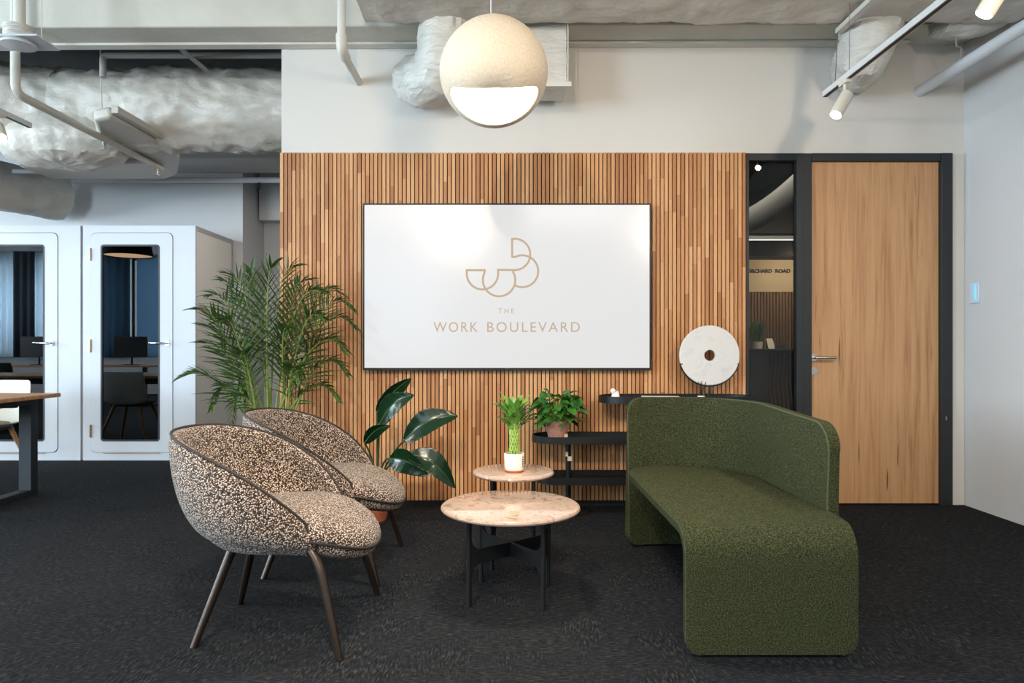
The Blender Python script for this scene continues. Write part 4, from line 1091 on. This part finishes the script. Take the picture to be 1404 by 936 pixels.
# ------------------------------------------------------------------ light tracks and spotlights
def spot_light(p, d_, power, col, size=80, blend=1.0, rad=.03):
    l = bpy.data.lights.new('spot_lamp', 'SPOT'); l.energy = power; l.color = col; l.spot_size = R(size); l.spot_blend = blend; l.shadow_soft_size = rad
    o = bpy.data.objects.new('spot_lamp', l); COL.objects.link(o); o.location = p; o.rotation_euler = Vector(d_).to_track_quat('-Z', 'Y').to_euler(); return o
WARM = (1.0, .80, .58)
def make_track(X, Z, ya, yb, label):
    t = empty('light_track', (X, (ya+yb)/2, Z), label, 'light track')
    obj('rail', Box(X-.017, X+.017, ya, yb, Z, Z+.033), M['track'], t)
    obj('power_slot', Box(X-.011, X+.011, ya+.005, yb+.0005, Z-.0008, Z+.004), M['trackblack'], t)
    for y in (ya+.3, yb-.3): obj('hanger_wire', Tube([(X, y, Z+.033), (X, y, ZC)], .002, 6), M['steel'], t)
    return t
def make_spot(X, Y, Z, d_, label, power=60, size=100, group='track spotlights'):
    t = empty('track_spotlight', (X, Y, Z), label, 'spotlight', group)
    d_ = Vector(d_).normalized(); c = Vector((X, Y, Z-.10))
    obj('adapter', Box(X-.016, X+.016, Y-.045, Y+.045, Z-.018, Z+.003), M['spotbody'], t)
    obj('stem', Tube([(X, Y, Z-.018), (X, Y, Z-.075)], .009, 12), M['spotbody'], t)
    a0_, a1_ = c-d_*.035, c+d_*.13
    rr = .036; side = d_.orthogonal().normalized()
    b = Tube([a0_, a0_+d_*.004, a1_-d_*.004, a1_], [rr-.004, rr, rr, rr-.002], 28); obj('housing', b, M['spotbody'], t, angle=30)
    obj('lens', Tube([a1_-d_*.002, a1_+d_*.0012], .030, 24), M['spotglow'], t)
    spot_light(a1_+d_*.01, d_, power, WARM, size)
    return t
TZ = 2.632
make_track(1.985, TZ, .2, 4.25, 'white lighting track running overhead at the right, with black slot')
make_track(-.62, TZ+.2, -1.6, 1.5, 'white lighting track overhead in the middle of the room')
make_track(-3.36, TZ, 1.5, 4.85, 'white lighting track ending at the upper left edge')
make_spot(1.985, 4.0, TZ, (-.40, -.18, -.62), 'lit cream track spotlight aimed down left of the wooden door', 34, 80)
make_spot(1.985, 2.73, TZ, (-.34, .12, -.62), 'lit cream track spotlight at the top right corner', 50, 80)
make_spot(1.985, .9, TZ, (-.30, 1, -.32), 'cream track spotlight on the right track nearest the camera', 150, 110)
make_spot(-.62, -.1, TZ+.2, (0, 1, -.30), 'cream track spotlight on the middle track facing the television', 170, 110)
make_spot(-.62, 1.1, TZ+.2, (-.12, .72, -1.1), 'cream track spotlight on the middle track over the armchairs', 170, 74)
make_spot(-3.36, 4.55, TZ, (.5, -.5, -.6), 'cream track spotlight at the upper left edge of the view', 40, 80)

# ================================================================== SWITCH PLATE
zs = 1.445
t = empty('switch_plate', (XR, 4.585, zs), 'small glowing light switch plate on the right wall', 'switch')
obj('plate', Box(XR-.012, XR, 4.54, 4.63, zs-.07, zs+.07), M['plate'], t, bevel=.004); obj('light_strip', Box(XR-.014, XR-.012, 4.562, 4.576, zs-.048, zs+.056), M['bluelight'], t)
obj('rocker', Box(XR-.016, XR-.012, 4.585, 4.61, zs-.05, zs+.055), M['plate'], t, bevel=.002)

# ================================================================== PHONE BOOTHS
def make_booth(x0, label):
    W, D, H = 1.072, .90, 2.236; y0 = 6.53; x1 = x0+W
    t = empty('phone_booth', (x0+W/2, y0+D/2, 0), label, 'phone booth', 'white phone booths')
    dx0, dx1, dz0, dz1 = x0+.078, x1-.216, .078, 2.165
    n = 7
    out = rrect(x0, x1, .0, H, .0005, n)
    obj('front_panel', ring_panel(NB(), out, rrect(dx0-.004, dx1+.004, dz0-.004, dz1+.004, .05, n), y0, y0+.03), M['white'], t, smooth=False)
    b = NB(); box(b, x0, x0+.04, y0+.03, y0+D, 0, H); box(b, x0, x1, y0+.03, y0+D, H-.05, H); box(b, x0, x1, y0+D-.04, y0+D, 0, H-.05); box(b, x0+.04, x1-.04, y0+.03, y0+D-.04, 0, .06)
    obj('body', b, M['white'], t, smooth=False)
    obj('side_panel', Box(x1-.04, x1, y0+.03, y0+D, 0, H-.0005), M['boothside'], t, smooth=False)
    obj('lining', Box(x0+.04, x1-.04, y0+D-.06, y0+D-.04, .06, H-.05), M['felt'], t)
    gx0, gx1, gz0, gz1 = dx0+.098, dx1-.124, .185, 2.05
    dr = obj('door', ring_panel(NB(), rrect(dx0, dx1, dz0, dz1, .05, n), rrect(gx0, gx1, gz0, gz1, .028, n), y0-.006, y0+.028), M['white'], t, smooth=False, bevel=.002)
    obj('gasket', ring_panel(NB(), rrect(gx0-.004, gx1+.004, gz0-.004, gz1+.004, .03, n), rrect(gx0+.012, gx1-.012, gz0+.012, gz1-.012, .02, n), y0-.0075, y0+.004), M['blackframe'], dr, smooth=False)
    obj('pane', panel(rrect(gx0, gx1, gz0, gz1, .028, n), y0+.003, y0+.010), M['boothglass'], dr, smooth=False)
    hx, hz = dx1-.052, 1.115
    b = Tube([(hx, y0-.006, hz), (hx, y0-.014, hz)], .026, 20); tube(b, [(hx, y0-.01, hz), (hx, y0-.055, hz), (hx-.012, y0-.06, hz), (hx-.145, y0-.06, hz+.004)], .009, 10)
    obj('handle', b, M['chrome'], dr)
    obj('threshold_strip', Box(dx0+.12, dx1-.12, y0-.008, y0+.004, dz0-.014, dz0-.006), M['hinge'], t)
    for hz in (1.96, 1.09, .28):
        obj('hinge', Tube([(dx0-.002, y0-.009, hz-.06), (dx0-.002, y0-.009, hz+.06)], .011, 10), M['hinge'], dr)
    return t
bo = make_booth(-4.018, 'white phone booth with tinted glass door, right one beside the palm')
b2 = dup(bo); b2.location.x -= 1.095; b2['label'] = 'white phone booth with tinted glass door, left one behind the desk'

# ================================================================== DESK AND CHAIR AT LEFT
DX = -3.30
t = empty('office_desk', (-4.3, 4.6, 0), 'oak topped desk with black steel frame at the left edge', 'desk')
obj('desktop', Box(-6.6, DX, 4.05, 5.1, .712, .74), M['oak'], t, bevel=.004)
def desk_frame(x):
    b = NB(); box(b, x-.045, x+.045, 5.0, 5.075, 0, .70); box(b, x-.045, x+.045, 4.1, 4.175, 0, .70); box(b, x-.045, x+.045, 4.175, 5.0, 0, .04); box(b, x-.045, x+.045, 4.175, 5.0, .66, .70); return b
obj('leg_frame', desk_frame(-3.50), M['deskmetal'], t, smooth=False, bevel=.003); obj('leg_frame', desk_frame(-6.35), M['deskmetal'], t, smooth=False, bevel=.003)
b = NB(); box(b, -6.3, -3.55, 4.95, 5.0, .64, .705); box(b, -6.3, -3.55, 4.15, 4.2, .64, .705); obj('crossbar', b, M['deskmetal'], t, smooth=False)
def shell_chair(cx, cy, lab, shell, legm, rot=0, group='office chairs at the desks', cushion=True):
    t = empty('office_chair', (cx, cy, 0), lab, 'chair', group)
    b = NB(); g = []; n, m_ = 18, 14        # seat + back shell, faces -Y
    for i in range(n+1):
        u = i/n
        if u < .5: y = -.22+.40*(u/.5); z = .455-.02*math.sin(PI*u/.5)
        else:
            q = (u-.5)/.5; y = .18+.10*math.sin(q*PI/2)*1.0; z = .455+.355*q**1.25
        row = []
        for j in range(m_+1):
            v = -1+2*j/m_; w = .25-.02*max(0, u-.7)*3
            row.append(b.verts.new((cx+v*w, cy+y-.05*v*v*(1 if u > .45 else 0)*min(1, (u-.45)*4 if u > .45 else 0), z+.045*abs(v)**3*(1 if u < .9 else 0))))
        g.append(row)
    for i in range(n):
        for j in range(m_): b.faces.new((g[i][j], g[i][j+1], g[i+1][j+1], g[i+1][j]))
    obj('shell', b, shell, t, mods=(('SOLIDIFY', dict(thickness=.010, offset=0)), ('SUBSURF', dict(levels=1, render_levels=1))), angle=180)
    if cushion: obj('cushion', Lathe([(0, 0), (.85, 0), (1, .012), (.95, .03), (0, .036)], (cx, cy-.02, .45), 28, .21, .2), M['cushion'], t)
    for sx in (-1, 1):
        for sy in (-1, 1):
            obj('leg', Tube([(cx+sx*.14, cy+sy*.12, .44), (cx+sx*.27, cy+sy*.24, 0)], [.019, .012], 12), legm, t)
    obj('underframe', Box(cx-.16, cx+.16, cy-.14, cy+.14, .425, .44), M['deskmetal'], t)
    t.rotation_euler.z = rot; return t
shell_chair(-4.14, 5.42, 'white shell chair with oak legs behind the desk at the left edge', M['shellwhite'], M['oak'])

# ------------------------------------------------------------------ workplaces nearer the windows (mirrored in the booth glass)
def monitor(cx, cy, z, lab):
    t = empty('computer_monitor', (cx, cy, z), lab, 'monitor', 'black monitors on the window desk')
    obj('display', Box(cx-.31, cx+.31, cy-.015, cy+.02, z+.15, z+.52), M['screen_off'], t, bevel=.004)
    obj('stand', Tube([(cx, cy-.03, z+.012), (cx, cy-.03, z+.3)], .02, 12), M['screen_off'], t); obj('base', Box(cx-.12, cx+.12, cy-.12, cy+.06, z, z+.012), M['screen_off'], t, bevel=.003)
t = empty('office_desk', (-7.9, .5, 0), 'long oak desk with two monitors near the far windows', 'desk')
obj('desktop', Box(-9.4, -6.3, .1, .95, .712, .74), M['oak'], t); 
for x in (-9.3, -6.4):
    b = NB(); box(b, x-.03, x+.03, .15, .21, 0, .71); box(b, x-.03, x+.03, .84, .9, 0, .71); box(b, x-.03, x+.03, .21, .84, 0, .04); obj('leg_frame', b, M['deskmetal'], t, smooth=False)
monitor(-8.55, .5, .74, 'black monitor at the left of the window desk'); monitor(-6.85, .5, .74, 'black monitor at the right of the window desk')
shell_chair(-7.1, 1.35, 'dark shell chair in front of the right monitor at the window desk', M['darkfabric'], M['deskmetal'], 0, cushion=False)
shell_chair(-8.5, 1.35, 'dark shell chair in front of the left monitor at the window desk', M['darkfabric'], M['deskmetal'], 0, cushion=False)
# drum lamp over the left desk
lc = Vector((-4.95, 4.05, 2.27))
t = empty('drum_lamp', tuple(lc), 'dark ribbed drum pendant lamp over the left desk', 'pendant lamp')
obj('lamp_shade', Lathe([(.30, 0), (.26, .22), (.05, .26), (.05, .255), (.25, .215), (.29, .0)], lc, 60), M['darkfabric'], t)
obj('diffuser', Lathe([(0, .012), (.288, .012), (.288, .016), (0, .016)], lc, 40), M['warmglow'], t)
obj('cable', Tube([lc+Vector((0, 0, .25)), Vector((lc.x, lc.y, ZC))], .003, 6), M['blackmetal'], t)

# ================================================================== LIGHTS
def area(loc, rot, sx, sy, power, col, spread=180):
    l = bpy.data.lights.new('day_or_fill_light', 'AREA'); l.shape = 'RECTANGLE'; l.size = sx; l.size_y = sy; l.energy = power; l.color = col; l.spread = R(spread)
    o = bpy.data.objects.new('day_or_fill_light', l); COL.objects.link(o); o.location = loc; o.rotation_euler = rot; return o
DAY = (.70, .87, 1.0)
for i, w in enumerate(WIN):
    area(((w[0]+w[1])/2, -2.95, (w[2]+w[3])/2), (R(90), 0, 0), w[1]-w[0]+.3, w[3]-w[2]+.2, (700, 820, 60)[i], DAY)
area((-12.5, 2.5, 1.97), (0, R(-90), 0), 2.5, 7.2, 1250, DAY)
# added fill lights out of view, shaped as linear fittings hung from the ceiling
def fill_bar(x0, x1, y, z, power, col, lab):
    t = empty('linear_light', ((x0+x1)/2, y, z), lab, 'light', 'added linear fill lights')
    obj('housing', Box(x0, x1, y-.04, y+.04, z, z+.05), M['track'], t); obj('diffuser', Box(x0+.01, x1-.01, y-.034, y+.034, z-.006, z), M['glow'], t)
    for x in (x0+.2, x1-.2): obj('hanger_wire', Tube([(x, y, z+.05), (x, y, ZC)], .002, 5), M['steel'], t)
    area(((x0+x1)/2, y, z-.01), (0, 0, 0), x1-x0, .08, power, col)
fill_bar(-2.2, 1.8, -.9, 3.1, 190, (1, .92, .82), 'long white linear fill light added behind the lounge')
fill_bar(-9, -5.6, 2.5, 3.1, 130, (1, .95, .9), 'long white linear fill light added over the open office')
fill_bar(-1.95, -1.5, 6.3, 2.9, 17, (1, .92, .84), 'short white linear fill light added in the corridor behind the slat wall')  # hidden lamp, added to brighten the side of the booth
l = bpy.data.lights.new('pendant_bulb', 'AREA'); l.shape = 'DISK'; l.size = .28; l.energy = 34; l.color = (1, .88, .72)
o = bpy.data.objects.new('pendant_bulb', l); COL.objects.link(o); o.location = pc+nax*(RP*.93); o.rotation_euler = nax.to_track_quat('-Z', 'Y').to_euler()
# corridor and reception lamps
spot_light((4.95, 11.3, 2.52), (.0, 1, -.25), 60, WARM, 150); spot_light((4.2, 9.0, 3.3), (.0, .5, -1), 320, WARM, 140); area((3.2, 7.5, 3.4), (0, 0, 0), 2, 2, 60, (1, .93, .85))
spot_light((-1.9, 7.4, 3.0), (.0, .5, -1), 25, WARM, 110)

wd = bpy.data.worlds.new('world'); sc.world = wd; wd.use_nodes = True
bg = wd.node_tree.nodes['Background']; bg.inputs[0].default_value = lin((190, 215, 240)); bg.inputs[1].default_value = 1.0
